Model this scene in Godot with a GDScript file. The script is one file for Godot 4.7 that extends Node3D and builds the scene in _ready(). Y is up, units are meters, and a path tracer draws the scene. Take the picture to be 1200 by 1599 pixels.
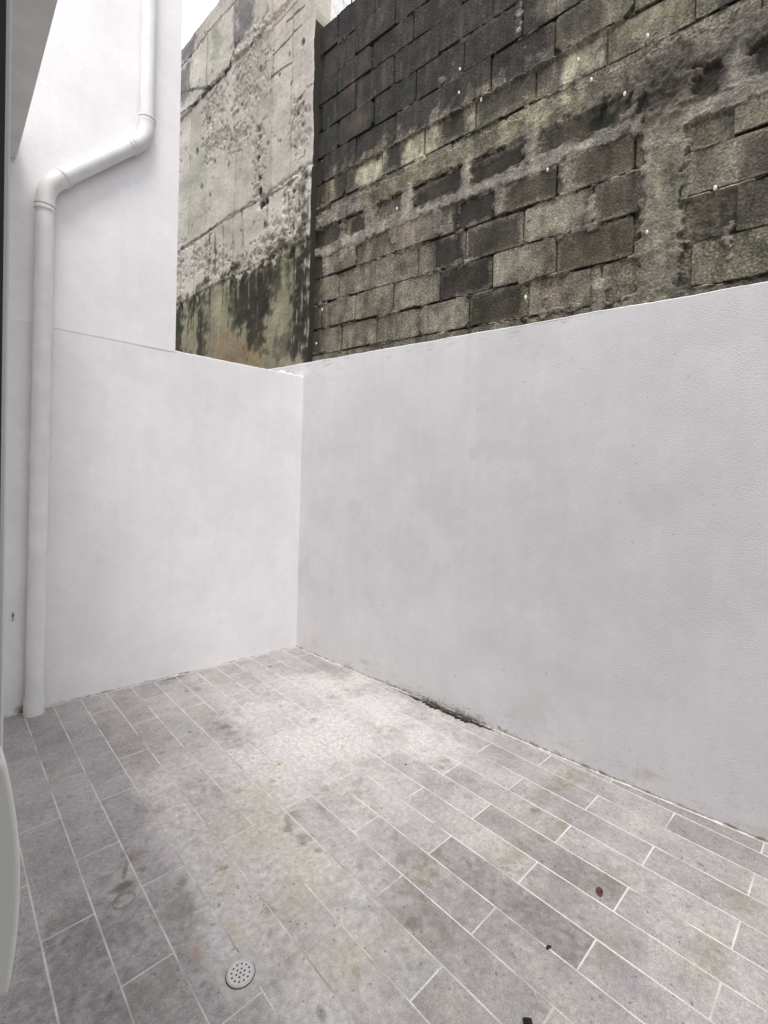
extends Node3D
# A small tiled yard between white rendered walls, with an old concrete and block retaining wall behind.

const EYE := Vector3(0.0, 1.502, 0.0)
const CORNER := Vector3(2.341, 0.0, -3.511)          # where the two white walls meet
const ALONG := Vector3(0.0789, 0.0, 0.99688)         # along the right hand wall, towards the viewer
const LEFT_AT := Vector3(0.30, 0.0, -3.5933)         # left hand wall starts here
const LEFT_ALONG := Vector3(0.9992, 0.0, 0.0399)

var rng := RandomNumberGenerator.new()
var M := {}

# ---------------------------------------------------------------- helpers: meshes
class Shape:
	var v := PackedVector3Array()
	var n := PackedVector3Array()
	var t := PackedVector2Array()
	var t2 := PackedVector2Array()
	var c := PackedColorArray()
	var i := PackedInt32Array()
	var tint := Color(1, 1, 1)
	var second: Callable                            # position -> uv2
	var first: Callable                             # position -> uv1
	func put(p: Vector3, nn: Vector3) -> int:
		v.append(p); n.append(nn); c.append(tint)
		if first.is_valid(): t.append(first.call(p))
		else:
			var a := nn.abs()
			t.append(Vector2(p.x, -p.z) if a.y > a.x and a.y > a.z else (Vector2(p.z, -p.y) if a.x > a.z else Vector2(p.x, -p.y)))
		t2.append(second.call(p) if second.is_valid() else Vector2.ZERO)
		return v.size() - 1
	func tri(a: Vector3, b: Vector3, d: Vector3) -> void:   # counter-clockwise seen from outside
		var nn := (b - a).cross(d - a).normalized()
		var k := put(a, nn); put(b, nn); put(d, nn)
		i.append_array([k, k + 2, k + 1])
	func quad(a: Vector3, b: Vector3, d: Vector3, e: Vector3) -> void:
		var nn := (d - a).cross(e - b).normalized()
		var k := put(a, nn); put(b, nn); put(d, nn); put(e, nn)
		i.append_array([k, k + 2, k + 1, k, k + 3, k + 2])
	func done() -> ArrayMesh:
		var a := []
		a.resize(Mesh.ARRAY_MAX)
		a[Mesh.ARRAY_VERTEX] = v; a[Mesh.ARRAY_NORMAL] = n; a[Mesh.ARRAY_TEX_UV] = t; a[Mesh.ARRAY_TEX_UV2] = t2
		a[Mesh.ARRAY_COLOR] = c; a[Mesh.ARRAY_INDEX] = i
		var m := ArrayMesh.new()
		m.add_surface_from_arrays(Mesh.PRIMITIVE_TRIANGLES, a)
		return m

func bevel_box(s: Shape, lo: Vector3, hi: Vector3, b := 0.004) -> void:
	# a box whose edges are chamfered
	var m := [lo, hi]
	var cn := func(x: int, y: int, z: int, ax: int) -> Vector3:
		var p := Vector3(m[x].x, m[y].y, m[z].z)
		var dirs := Vector3(b if x == 0 else -b, b if y == 0 else -b, b if z == 0 else -b)
		dirs[ax] = 0.0
		return p + dirs
	for ax in 3:
		for sd in 2:
			var u := (ax + 1) % 3
			var w := (ax + 2) % 3
			var pts := []
			for k in [[0, 0], [1, 0], [1, 1], [0, 1]]:
				var id := [0, 0, 0]
				id[ax] = sd; id[u] = k[0]; id[w] = k[1]
				pts.append(cn.call(id[0], id[1], id[2], ax))
			if sd == 1: s.quad(pts[0], pts[1], pts[2], pts[3])
			else: s.quad(pts[3], pts[2], pts[1], pts[0])
	var mid := (lo + hi) / 2.0
	for ax in 3:                                         # edge chamfers, along axis ax
		var u := (ax + 1) % 3
		var w := (ax + 2) % 3
		for k in [[0, 0], [1, 0], [1, 1], [0, 1]]:
			var q := []
			for e in 2:
				var id := [0, 0, 0]
				id[ax] = e; id[u] = k[0]; id[w] = k[1]
				var pu: Vector3 = cn.call(id[0], id[1], id[2], u)
				var pw: Vector3 = cn.call(id[0], id[1], id[2], w)
				q.append([pu, pw])
			var a: Vector3 = q[0][0]; var b2: Vector3 = q[1][0]; var c2: Vector3 = q[1][1]; var d: Vector3 = q[0][1]
			if (c2 - a).cross(d - b2).dot((a + c2) / 2.0 - mid) > 0: s.quad(a, b2, c2, d)
			else: s.quad(d, c2, b2, a)
	for x in 2:
		for y in 2:
			for z in 2:
				var a: Vector3 = cn.call(x, y, z, 0); var b3: Vector3 = cn.call(x, y, z, 1); var d: Vector3 = cn.call(x, y, z, 2)
				if (b3 - a).cross(d - a).dot(a - mid) > 0: s.tri(a, b3, d)
				else: s.tri(a, d, b3)

func prism(s: Shape, poly: PackedVector2Array, h0: float, h1: float, bevel: float, place: Callable, lean := Vector2.ZERO) -> void:
	# poly runs counter-clockwise and is convex; place(a, b, h) gives the point
	var k := poly.size()
	var mid := Vector2.ZERO
	for p in poly: mid += p / k
	var inner := PackedVector2Array()
	for j in k:
		var e0 := (poly[j] - poly[(j + k - 1) % k]).normalized()
		var e1 := (poly[(j + 1) % k] - poly[j]).normalized()
		var n0 := Vector2(-e0.y, e0.x)
		var n1 := Vector2(-e1.y, e1.x)
		inner.append(poly[j] + (n0 + n1) / maxf(0.35, 1.0 + n0.dot(n1)) * bevel)
	var top := []
	var rim := []
	var foot := []
	for j in k:
		top.append(place.call(inner[j].x, inner[j].y, h1 + (inner[j] - mid).dot(lean)))
		rim.append(place.call(poly[j].x, poly[j].y, h1 - bevel + (poly[j] - mid).dot(lean)))
		foot.append(place.call(poly[j].x, poly[j].y, h0))
	for j in range(1, k - 1): s.tri(top[0], top[j], top[j + 1])
	for j in k:
		var l := (j + 1) % k
		s.quad(rim[j], rim[l], top[l], top[j])
		s.quad(foot[j], foot[l], rim[l], rim[j])

func sheet(s: Shape, cols: int, rows: int, at: Callable) -> void:
	# a smooth surface of cols x rows points; the point's own function gives its place; counter-clockwise (col right, row up)
	var base := s.v.size()
	var p := PackedVector3Array()
	p.resize(cols * rows)
	for r in rows:
		for q in cols: p[r * cols + q] = at.call(q, r)
	for r in rows:
		for q in cols:
			var dx := p[r * cols + mini(q + 1, cols - 1)] - p[r * cols + maxi(q - 1, 0)]
			var dy := p[mini(r + 1, rows - 1) * cols + q] - p[maxi(r - 1, 0) * cols + q]
			s.put(p[r * cols + q], dx.cross(dy).normalized())
	for r in rows - 1:
		for q in cols - 1:
			var k := base + r * cols + q
			s.i.append_array([k, k + cols + 1, k + 1, k, k + cols, k + cols + 1])

func tube(s: Shape, path: PackedVector3Array, radii: PackedFloat32Array, sides := 28, caps := true) -> void:
	var k := path.size()
	var rings := []
	var ref := Vector3(0.3, 0.2, 1.0).normalized()
	for j in k:
		var d := (path[mini(j + 1, k - 1)] - path[maxi(j - 1, 0)]).normalized()
		var x := ref.cross(d).normalized()
		var y := d.cross(x).normalized()
		var base := s.v.size()
		for e in sides + 1:
			var a := TAU * e / sides
			var o := x * cos(a) + y * sin(a)
			s.put(path[j] + o * radii[j], o)
		rings.append(base)
	for j in k - 1:
		for e in sides:
			var a: int = rings[j] + e
			var b: int = rings[j + 1] + e
			s.i.append_array([a, b + 1, a + 1, a, b, b + 1])
	if caps:
		for end in 2:
			var j := 0 if end == 0 else k - 1
			var d := (path[j] - path[1 if end == 0 else k - 2]).normalized()
			var m := s.put(path[j], d)
			var first := -1
			for e in sides + 1:
				var id := s.put(s.v[rings[j] + e], d)
				if first < 0: first = id
			for e in sides:
				if end == 1: s.i.append_array([m, first + e + 1, first + e])
				else: s.i.append_array([m, first + e, first + e + 1])

# ---------------------------------------------------------------- helpers: objects
func part(called: String, mesh: Mesh, mat: Material, parent: Node) -> MeshInstance3D:
	var o := MeshInstance3D.new()
	o.name = called
	o.mesh = mesh
	if mat: o.material_override = mat
	parent.add_child(o, true)
	return o

func thing(called: String, label: String, category: String, at := Transform3D.IDENTITY, group := "") -> Node3D:
	var o := Node3D.new()
	o.name = called
	add_child(o, true)
	o.transform = at
	o.set_meta("label", label)
	o.set_meta("category", category)
	o.set_meta("kind", "thing")
	if group: o.set_meta("group", group)
	return o

func tag(o: Node, label: String, category: String, group := "") -> void:
	o.set_meta("label", label)
	o.set_meta("category", category)
	if group: o.set_meta("group", group)

# ---------------------------------------------------------------- helpers: computed textures
func noise(w: int, h: int, size: float, seed_: int, octaves := 3, sx := 1.0, sy := 1.0, kind := FastNoiseLite.TYPE_SIMPLEX_SMOOTH) -> PackedByteArray:
	# size: feature size in pixels; sx, sy stretch it
	var f := FastNoiseLite.new()
	f.noise_type = kind
	f.seed = seed_
	f.frequency = 1.0 / size
	f.fractal_octaves = octaves
	if octaves <= 1: f.fractal_type = FastNoiseLite.FRACTAL_NONE
	var im := f.get_image(maxi(4, int(w / sx)), maxi(4, int(h / sy)), false, false, true)
	if im.get_width() != w or im.get_height() != h: im.resize(w, h, Image.INTERPOLATE_CUBIC)
	im.convert(Image.FORMAT_L8)
	return im.get_data()

class Map:
	# a colour map of a surface measured in metres: (a, b) with b up
	var w := 0
	var h := 0
	var a0 := 0.0
	var b1 := 0.0
	var res := 0.005
	var r := PackedFloat32Array()
	var g := PackedFloat32Array()
	var b := PackedFloat32Array()
	var edge := PackedByteArray()                       # noise that frays outlines
	func setup(a_lo: float, a_hi: float, b_lo: float, b_hi: float, step: float) -> void:
		a0 = a_lo; b1 = b_hi; res = step
		w = int(ceil((a_hi - a_lo) / step)); h = int(ceil((b_hi - b_lo) / step))
		r.resize(w * h); g.resize(w * h); b.resize(w * h)
	func uv(x: float, y: float) -> Vector2:
		return Vector2((x - a0) / (w * res), (b1 - y) / (h * res))
	func mix(k: int, col: Color, s: float) -> void:
		r[k] += (col.r - r[k]) * s; g[k] += (col.g - g[k]) * s; b[k] += (col.b - b[k]) * s
	func blob(cx: float, cy: float, rx: float, ry: float, col: Color, strength := 1.0, fray := 0.8, soft := 0.5, turn := 0.0) -> void:
		var m := maxf(rx, ry) * (1.0 + fray * 0.5)
		var ca := cos(turn); var sa := sin(turn)
		for y in range(maxi(0, int((b1 - cy - m) / res)), mini(h, int((b1 - cy + m) / res) + 1)):
			var dy0 := b1 - y * res - cy
			for x in range(maxi(0, int((cx - m - a0) / res)), mini(w, int((cx + m - a0) / res) + 1)):
				var dx0 := a0 + x * res - cx
				var dx := (dx0 * ca + dy0 * sa) / rx
				var dy := (dy0 * ca - dx0 * sa) / ry
				var k := y * w + x
				var d := sqrt(dx * dx + dy * dy) + (edge[k] / 255.0 - 0.5) * fray
				if d < 1.0: mix(k, col, strength * minf(1.0, (1.0 - d) / soft))
	func box(x0: float, x1: float, y0: float, y1: float, col: Color, strength := 1.0, fray := 0.03, soft := 0.02) -> void:
		# frayed rectangle; fray and soft in metres
		for y in range(maxi(0, int((b1 - y1 - fray) / res)), mini(h, int((b1 - y0 + fray) / res) + 1)):
			var yy := b1 - y * res
			for x in range(maxi(0, int((x0 - fray - a0) / res)), mini(w, int((x1 + fray - a0) / res) + 1)):
				var xx := a0 + x * res
				var k := y * w + x
				var d := minf(minf(xx - x0, x1 - xx), minf(yy - y0, y1 - yy)) + (edge[k] / 255.0 - 0.5) * 2.0 * fray
				if d > 0: mix(k, col, strength * minf(1.0, d / soft))
	func line(pts: Array, half: float, col: Color, strength := 1.0, fray := 0.01) -> void:
		for j in pts.size() - 1:
			var p: Vector2 = pts[j]; var q: Vector2 = pts[j + 1]
			var m := half + fray
			for y in range(maxi(0, int((b1 - maxf(p.y, q.y) - m) / res)), mini(h, int((b1 - minf(p.y, q.y) + m) / res) + 1)):
				for x in range(maxi(0, int((minf(p.x, q.x) - m - a0) / res)), mini(w, int((maxf(p.x, q.x) + m - a0) / res) + 1)):
					var c := Vector2(a0 + x * res, b1 - y * res)
					var k := y * w + x
					var d := half - c.distance_to(Geometry2D.get_closest_point_to_segment(c, p, q)) + (edge[k] / 255.0 - 0.5) * 2.0 * fray
					if d > 0: mix(k, col, strength * minf(1.0, d / (half * 0.5)))
	func bake(gain := 1.0) -> ImageTexture:
		var o := PackedByteArray()
		o.resize(w * h * 3)
		for k in w * h:
			o[k * 3] = clampi(int(r[k] * gain * 255.0), 0, 255)
			o[k * 3 + 1] = clampi(int(g[k] * gain * 255.0), 0, 255)
			o[k * 3 + 2] = clampi(int(b[k] * gain * 255.0), 0, 255)
		return ImageTexture.create_from_image(Image.create_from_data(w, h, false, Image.FORMAT_RGB8, o))

class Field:
	# a height field on a grid of points, in metres
	var w := 0
	var h := 0
	var a0 := 0.0
	var b0 := 0.0
	var res := 0.01
	var z := PackedFloat32Array()
	var edge := PackedByteArray()
	var lump := PackedByteArray()
	func setup(a_lo: float, a_hi: float, b_lo: float, b_hi: float, step: float) -> void:
		a0 = a_lo; b0 = b_lo; res = step
		w = int(round((a_hi - a_lo) / step)) + 1; h = int(round((b_hi - b_lo) / step)) + 1
		z.resize(w * h)
	func raise(x0: float, x1: float, y0: float, y1: float, high: float, rough: float, fray := 0.02, soft := 0.015, slope := 0.0, most := true) -> void:
		# lifts a frayed patch to "high" with lumps of "rough"; slope follows the courses
		var drop := absf(slope) * maxf(absf(x0), absf(x1))
		for y in range(maxi(0, int((y0 - fray - drop - b0) / res)), mini(h, int((y1 + fray + drop - b0) / res) + 1)):
			for x in range(maxi(0, int((x0 - fray - a0) / res)), mini(w, int((x1 + fray - a0) / res) + 1)):
				var xx := a0 + x * res
				var yy := b0 + y * res - slope * xx
				var k := y * w + x
				var d := minf(minf(xx - x0, x1 - xx), minf(yy - y0, y1 - yy)) + (edge[k] / 255.0 - 0.5) * 2.0 * fray
				if d > 0:
					var a := minf(1.0, d / soft)
					var to := high + (lump[k] / 255.0 - 0.5) * 2.0 * rough
					var n := z[k] + (to - z[k]) * a * (2.0 - a)
					z[k] = maxf(z[k], n) if most else n
	func get_at(x: float, y: float) -> float:
		return z[clampi(int(round((y - b0) / res)), 0, h - 1) * w + clampi(int(round((x - a0) / res)), 0, w - 1)]

func gray_texture(size: int, feature: float, seed_: int, low: float, high: float, octaves := 4) -> ImageTexture:
	var f := FastNoiseLite.new()
	f.seed = seed_
	f.frequency = 1.0 / feature
	f.fractal_octaves = octaves
	f.noise_type = FastNoiseLite.TYPE_SIMPLEX_SMOOTH
	var im := f.get_seamless_image(size, size, false, false, 0.15, true)
	im.convert(Image.FORMAT_L8)
	var d := im.get_data()
	for k in d.size(): d[k] = clampi(int((low + (high - low) * d[k] / 255.0) * 255.0), 0, 255)
	return ImageTexture.create_from_image(Image.create_from_data(size, size, false, Image.FORMAT_L8, d))

func grain(size: int, seed_: int, base: float, spread: float, dark: float, share: float) -> ImageTexture:
	# speckle: every pixel its own tone, a share of them darker grains
	var q := RandomNumberGenerator.new()
	q.seed = seed_
	var d := PackedByteArray()
	d.resize(size * size)
	for k in d.size():
		var t := base + q.randf_range(-spread, spread)
		if q.randf() < share: t -= dark * q.randf()
		d[k] = clampi(int(t * 255.0), 0, 255)
	return ImageTexture.create_from_image(Image.create_from_data(size, size, false, Image.FORMAT_L8, d))

func surface(fine: Texture2D, relief: Texture2D, depth: float, rough: float, scale := 1.0, color := Color(1, 1, 1)) -> StandardMaterial3D:
	var m := StandardMaterial3D.new()
	m.albedo_color = color
	if fine: m.albedo_texture = fine
	m.roughness = rough
	m.uv1_scale = Vector3(scale, scale, scale)
	if relief:
		m.heightmap_enabled = true
		m.heightmap_texture = relief
		m.heightmap_scale = depth
	m.vertex_color_use_as_albedo = true
	return m

func stained(m: StandardMaterial3D, t: Texture2D) -> StandardMaterial3D:
	m.detail_enabled = true
	m.detail_albedo = t
	m.detail_blend_mode = BaseMaterial3D.BLEND_MODE_MUL
	m.detail_uv_layer = BaseMaterial3D.DETAIL_UV_2
	return m

func rgb(r: int, g: int, b: int) -> Color:
	return Color(r / 255.0, g / 255.0, b / 255.0)

# ---------------------------------------------------------------- the scene
func _ready() -> void:
	rng.seed = 4711
	setting()
	plain_materials()
	ground_and_floor()
	white_walls()
	house()
	concrete_wall()
	block_wall()
	downpipe()
	sliding_door()
	drain()
	small_things()

func setting() -> void:
	var cam := Camera3D.new()
	cam.name = "camera"
	add_child(cam)
	var right := Vector3(0.72156, 0.0317, 0.69162)
	var up := Vector3(-0.00635, 0.99921, -0.03917)
	var back := Vector3(-0.69232, 0.02387, 0.7212)
	cam.transform = Transform3D(Basis(right, up, back).orthonormalized(), EYE)
	cam.near = 0.05
	cam.far = 300.0
	cam.projection = Camera3D.PROJECTION_FRUSTUM
	cam.keep_aspect = Camera3D.KEEP_HEIGHT
	cam.size = 2.0 * cam.near * 799.5 / 729.33
	cam.frustum_offset = Vector2(0.0, -0.04035 * cam.near)
	cam.current = true

	var sky_look := ProceduralSkyMaterial.new()
	sky_look.sky_top_color = Color(0.99, 0.99, 1.0)
	sky_look.sky_horizon_color = Color(0.66, 0.67, 0.69)
	sky_look.sky_curve = 0.55
	sky_look.ground_bottom_color = Color(0.35, 0.35, 0.34)
	sky_look.ground_horizon_color = Color(0.6, 0.6, 0.6)
	var sky := Sky.new()
	sky.sky_material = sky_look
	var env := Environment.new()
	env.background_mode = Environment.BG_SKY
	env.sky = sky
	env.background_energy_multiplier = 1.0
	env.tonemap_mode = Environment.TONE_MAPPER_LINEAR
	env.tonemap_exposure = 1.97
	env.sdfgi_enabled = true
	env.ssao_enabled = true
	env.ssil_enabled = true
	var world := WorldEnvironment.new()
	world.name = "world"
	world.environment = env
	add_child(world)

	var sun := DirectionalLight3D.new()
	sun.name = "overcast_sun"
	sun.light_energy = 0.45
	sun.light_angular_distance = 20.0
	sun.light_color = Color(1.0, 0.985, 0.97)
	sun.shadow_enabled = true
	add_child(sun)
	sun.look_at_from_position(Vector3(-0.2, 1.0, 0.36) * 10.0, Vector3.ZERO)

func plain_materials() -> void:
	var stucco := gray_texture(512, 4.5, 11, 0.0, 1.0, 4)
	var stucco_tone := gray_texture(512, 60.0, 12, 0.98, 1.0, 4)
	M.render = surface(stucco_tone, stucco, 0.12, 0.9, 1.0)
	M.fine_gray = grain(512, 5, 0.9, 0.1, 0.3, 0.08)
	M.rough_relief = gray_texture(512, 10.0, 21, 0.0, 1.0, 5)
	var pipe := StandardMaterial3D.new()
	pipe.albedo_color = Color(0.92, 0.92, 0.915)
	pipe.albedo_texture = gray_texture(256, 60.0, 31, 0.93, 1.0, 4)
	pipe.roughness = 0.42
	M.pipe = pipe
	var alu := StandardMaterial3D.new()
	alu.albedo_color = Color(0.8, 0.81, 0.81)
	alu.roughness = 0.35
	M.alu = alu
	var gasket := StandardMaterial3D.new()
	gasket.albedo_color = Color(0.09, 0.095, 0.1)
	gasket.roughness = 0.6
	M.gasket = gasket
	var glass := StandardMaterial3D.new()
	glass.albedo_color = Color(0.22, 0.26, 0.25, 0.35)
	glass.transparency = BaseMaterial3D.TRANSPARENCY_ALPHA
	glass.roughness = 0.03
	M.glass = glass
	var cream := StandardMaterial3D.new()
	cream.albedo_color = Color(0.84, 0.84, 0.815)
	cream.roughness = 0.4
	M.cream = cream
	var steel := StandardMaterial3D.new()
	steel.albedo_color = Color(0.85, 0.84, 0.84)
	steel.metallic = 0.35
	steel.roughness = 0.38
	M.steel = steel
	var dark := StandardMaterial3D.new()
	dark.albedo_color = Color(0.07, 0.068, 0.065)
	dark.roughness = 0.8
	M.dark = dark
	var soffit := surface(gray_texture(256, 50.0, 41, 0.93, 1.0, 4), stucco, 0.05, 0.9, 1.0, Color(0.84, 0.84, 0.83))
	M.soffit = soffit
	var earth := surface(gray_texture(256, 20.0, 51, 0.6, 1.0, 4), null, 0.0, 1.0, 0.5, Color(0.42, 0.4, 0.37))
	M.earth = earth

# ---------------------------------------------------------------- the floor
func wall_x(z: float) -> float:                        # right wall face at z
	return CORNER.x + (z - CORNER.z) * ALONG.x / ALONG.z

func floor_map() -> Map:
	var f := Map.new()
	f.setup(-0.45, 3.0, -1.4, 3.75, 0.0035)             # b = -z
	var n := f.w * f.h
	var coarse := noise(f.w, f.h, 170.0, 101, 4)
	var mid := noise(f.w, f.h, 42.0, 102, 4)
	var fine := noise(f.w, f.h, 7.0, 103, 3)
	var speck := noise(f.w, f.h, 2.6, 104, 2)
	var worm := noise(f.w, f.h, 24.0, 106, 3)
	f.edge = noise(f.w, f.h, 15.0, 105, 4)
	for k in n:
		var t := 0.64 + (coarse[k] - 128) * 0.00034 + (mid[k] - 128) * 0.0003 + (fine[k] - 128) * 0.0003 + (speck[k] - 128) * 0.0005
		var warm := (mid[k] * 0.5 + coarse[k] * 0.5 - 128) * 0.0002
		f.r[k] = t + 0.008 + warm * 0.3; f.g[k] = t - 0.004 + warm * 0.3; f.b[k] = t - 0.003 - warm * 0.3
	# greenish and brown damp marks
	var olive := rgb(126, 122, 100)
	var damp := rgb(112, 108, 106)
	for s in [[1.28, 3.5, .12, .05], [0.8, 2.06, .10, .06], [0.81, 1.91, .05, .09], [1.35, 1.13, .14, .05], [1.15, 1.06, .12, .06], [1.21, .95, .09, .05], [1.91, .63, .10, .06],
			[1.83, .31, .13, .06], [2.16, .29, .1, .06], [1.42, 1.19, .08, .05], [1.47, 1.65, .09, .04], [1.44, 1.56, .06, .06], [.56, 1.95, .05, .035], [.62, 1.62, .05, .1], [.64, 1.5, .04, .07], [2.2, 1.05, .2, .05], [2.42, 1.0, .2, .05], [1.7, .95, .1, .05], [1.6, .55, .1, .07], [2.0, .9, .12, .05]]:
		f.blob(s[0], s[1], s[2] * 1.3, s[3] * 1.3, olive, 0.36, 1.5, 0.9)
	for s in [[1.97, .51, .07, .04], [.5, 1.81, .045, .05], [.55, 1.96, .03, .04], [.41, 1.68, .16, .1], [.3, 1.6, .15, .2], [.34, 1.8, .09, .08], [.45, 1.4, .2, .12], [1.24, 2.6, .05, .2], [1.22, 2.35, .06, .25], [2.19, 1.34, .03, .02],
			[1.96, 1.36, .035, .025], [1.5, .62, .09, .05], [.85, 1.12, .09, .03], [.8, 1.2, .05, .04], [1.0, .98, .07, .09], [1.05, 1.3, .25, .08], [1.3, 1.0, .3, .14], [1.65, .75, .3, .12]]:
		f.blob(s[0], s[1], s[2] * 1.2, s[3] * 1.2, damp, 0.34, 1.5, 0.9)
	var e1 := noise(f.w, f.h, 150.0, 107, 6)
	var e2 := noise(f.w, f.h, 20.0, 108, 4)
	for k in n: f.edge[k] = clampi(128 + int((e1[k] - 128) * 0.8 + (e2[k] - 128) * 0.55), 0, 255)
	# cement film, washed thin towards its frayed edge
	var film := rgb(201, 198, 198)
	var beige := rgb(186, 182, 172)
	for s in [[.99, 1.75, .32, .34], [.96, 1.36, .2, .24], [1.05, 2.05, .25, .24], [1.17, 1.79, .22, .2], [.93, 1.12, .16, .16], [.78, 1.66, .16, .2]]:
		f.blob(s[0], s[1], s[2], s[3], beige, 0.5, 1.3, 0.9)
	for s in [[2.1, 2.3, .36, .5, .85], [1.98, 2.7, .3, .4, .7], [1.52, 2.5, .32, .3, .6], [2.06, 1.81, .26, .34, .8], [1.72, 1.98, .3, .3, .75], [2.1, 1.45, .2, .2, .25], [.76, 2.33, .12, .12, .7], [.78, 2.18, .1, .14, .8],
			[.72, 1.85, .08, .25, .7], [.75, 1.55, .1, .12, .7], [.68, 1.44, .09, .14, .75], [.73, 1.32, .09, .09, .7], [1.6, 1.6, .24, .2, .4], [.78, 1.06, .12, .1, .7], [.92, 1.0, .14, .14, .6], [1.6, 2.9, .3, .26, .5], [1.0, 2.3, .2, .2, .45], [1.1, 1.5, .3, .3, .4], [1.25, 1.9, .35, .35, .45], [1.2, 2.4, .4, .3, .4], [1.4, 2.1, .4, .3, .4], [.9, 1.9, .25, .3, .4], [1.35, 2.2, .35, .3, .6], [1.1, 2.0, .3, .3, .65], [.9, 1.65, .26, .3, .65], [.78, 1.35, .2, .24, .6], [.95, 1.25, .24, .26, .5], [1.2, 1.55, .26, .26, .45], [1.8, 2.7, .4, .3, .5], [.82, .95, .24, .2, .5], [1.1, 1.0, .3, .25, .35], [1.9, 2.95, .4, .2, .4], [.5, 2.6, .3, .5, .18]]:
		f.blob(s[0], s[1], s[2] * 1.15, s[3] * 1.15, film, s[4], 1.3, 0.8)
	f.edge = noise(f.w, f.h, 13.0, 105, 4)
	for s in [[.99, 1.75, .2, .2], [.96, 1.38, .16, .14], [1.15, 1.95, .16, .12], [.8, 1.6, .08, .12], [.72, 1.4, .03, .12], [1.05, 1.5, .14, .1], [1.3, 2.1, .1, .08], [.95, 1.1, .1, .1]]: f.blob(s[0], s[1], s[2], s[3], rgb(184, 178, 158), 0.45, 1.5, 0.8)
	# the film has dried in flecks and tide lines
	var fleck := noise(f.w, f.h, 9.0, 109, 4)
	var tide := noise(f.w, f.h, 95.0, 110, 4)
	for k in n:
		var d := absf(tide[k] - 140.0) / 3.0
		if d < 1.0: f.mix(k, rgb(196, 192, 186), 0.28 * (1.0 - d) * fleck[k] / 160.0)
		var light := clampf((f.g[k] - 0.66) * 5.0, 0.0, 1.0)
		var dv := (fleck[k] - 128) * 0.0007 * (0.35 + light)
		f.r[k] += dv; f.g[k] += dv; f.b[k] += dv
	# fine scum and pits everywhere
	for k in n:
		if worm[k] > 205:
			f.mix(k, rgb(120, 116, 108), 0.22 * minf(1.0, (worm[k] - 205) / 25.0))
		elif worm[k] < 44:
			f.mix(k, rgb(190, 187, 188), 0.3 * minf(1.0, (44 - worm[k]) / 25.0))
	var q := RandomNumberGenerator.new()
	q.seed = 77
	for j in 420:                                        # spots, drips, scuffs
		var x := q.randf_range(0.1, 2.6)
		var y := q.randf_range(-0.3, 3.55)
		var s := q.randf_range(0.006, 0.03) * (0.6 + q.randf())
		var cols := [rgb(104, 100, 96), rgb(138, 132, 112), rgb(196, 193, 194), rgb(120, 116, 114)]
		f.blob(x, y, s, s * q.randf_range(0.4, 1.6), cols[q.randi() % 4], q.randf_range(0.15, 0.5), 1.2, 0.6, q.randf() * PI)
	for j in 1500:
		var x := q.randf_range(0.1, 2.6)
		var y := q.randf_range(-0.3, 3.55)
		f.blob(x, y, 0.005, 0.004, rgb(84, 80, 76), q.randf_range(0.3, 0.8), 0.4, 0.6)
	# the ring a pot left, the drop shaped wet mark, rust
	for j in 26:
		var a := TAU * j / 26.0
		f.blob(0.485 + cos(a) * 0.035, 1.765 + sin(a) * 0.03, 0.007, 0.007, rgb(108, 105, 100), 0.45, 0.9, 0.7)
	f.blob(0.497, 1.83, 0.04, 0.028, rgb(96, 94, 88), 0.65, 0.5, 0.5)
	f.blob(0.525, 1.9, 0.012, 0.05, rgb(100, 98, 92), 0.5, 0.6, 0.5, -0.4)
	f.blob(0.6, 1.42, 0.03, 0.05, rgb(168, 140, 122), 0.5, 0.9, 0.8)
	# mould and soil along the foot of the walls: uneven in width and strength
	for j in 2200:
		var z := q.randf_range(-3.5, 0.6)
		var heavy := exp(-pow((z + 1.93) / 0.4, 2.0))
		f.blob(wall_x(z) - absf(q.randfn(0.0, 0.006 + 0.02 * heavy)), -z, q.randf_range(0.003, 0.008) + 0.008 * heavy, q.randf_range(0.004, 0.02), rgb(66, 64, 50) if q.randf() < 0.35 + heavy * 0.5 else rgb(138, 134, 120), q.randf_range(0.2, 0.7), 1.3, 0.8)
	for j in 500:
		var x := q.randf_range(0.33, 2.33)
		f.blob(x, 3.587 - (x - 0.5) * 0.04 - absf(q.randfn(0.0, 0.006)), q.randf_range(0.005, 0.025), q.randf_range(0.003, 0.007), rgb(120, 117, 102) if q.randf() < 0.7 else rgb(70, 68, 56), q.randf_range(0.15, 0.6), 1.3, 0.8)
	f.blob(1.29, 3.53, 0.09, 0.03, rgb(86, 84, 66), 0.7, 1.0, 0.6)
	return f

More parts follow.
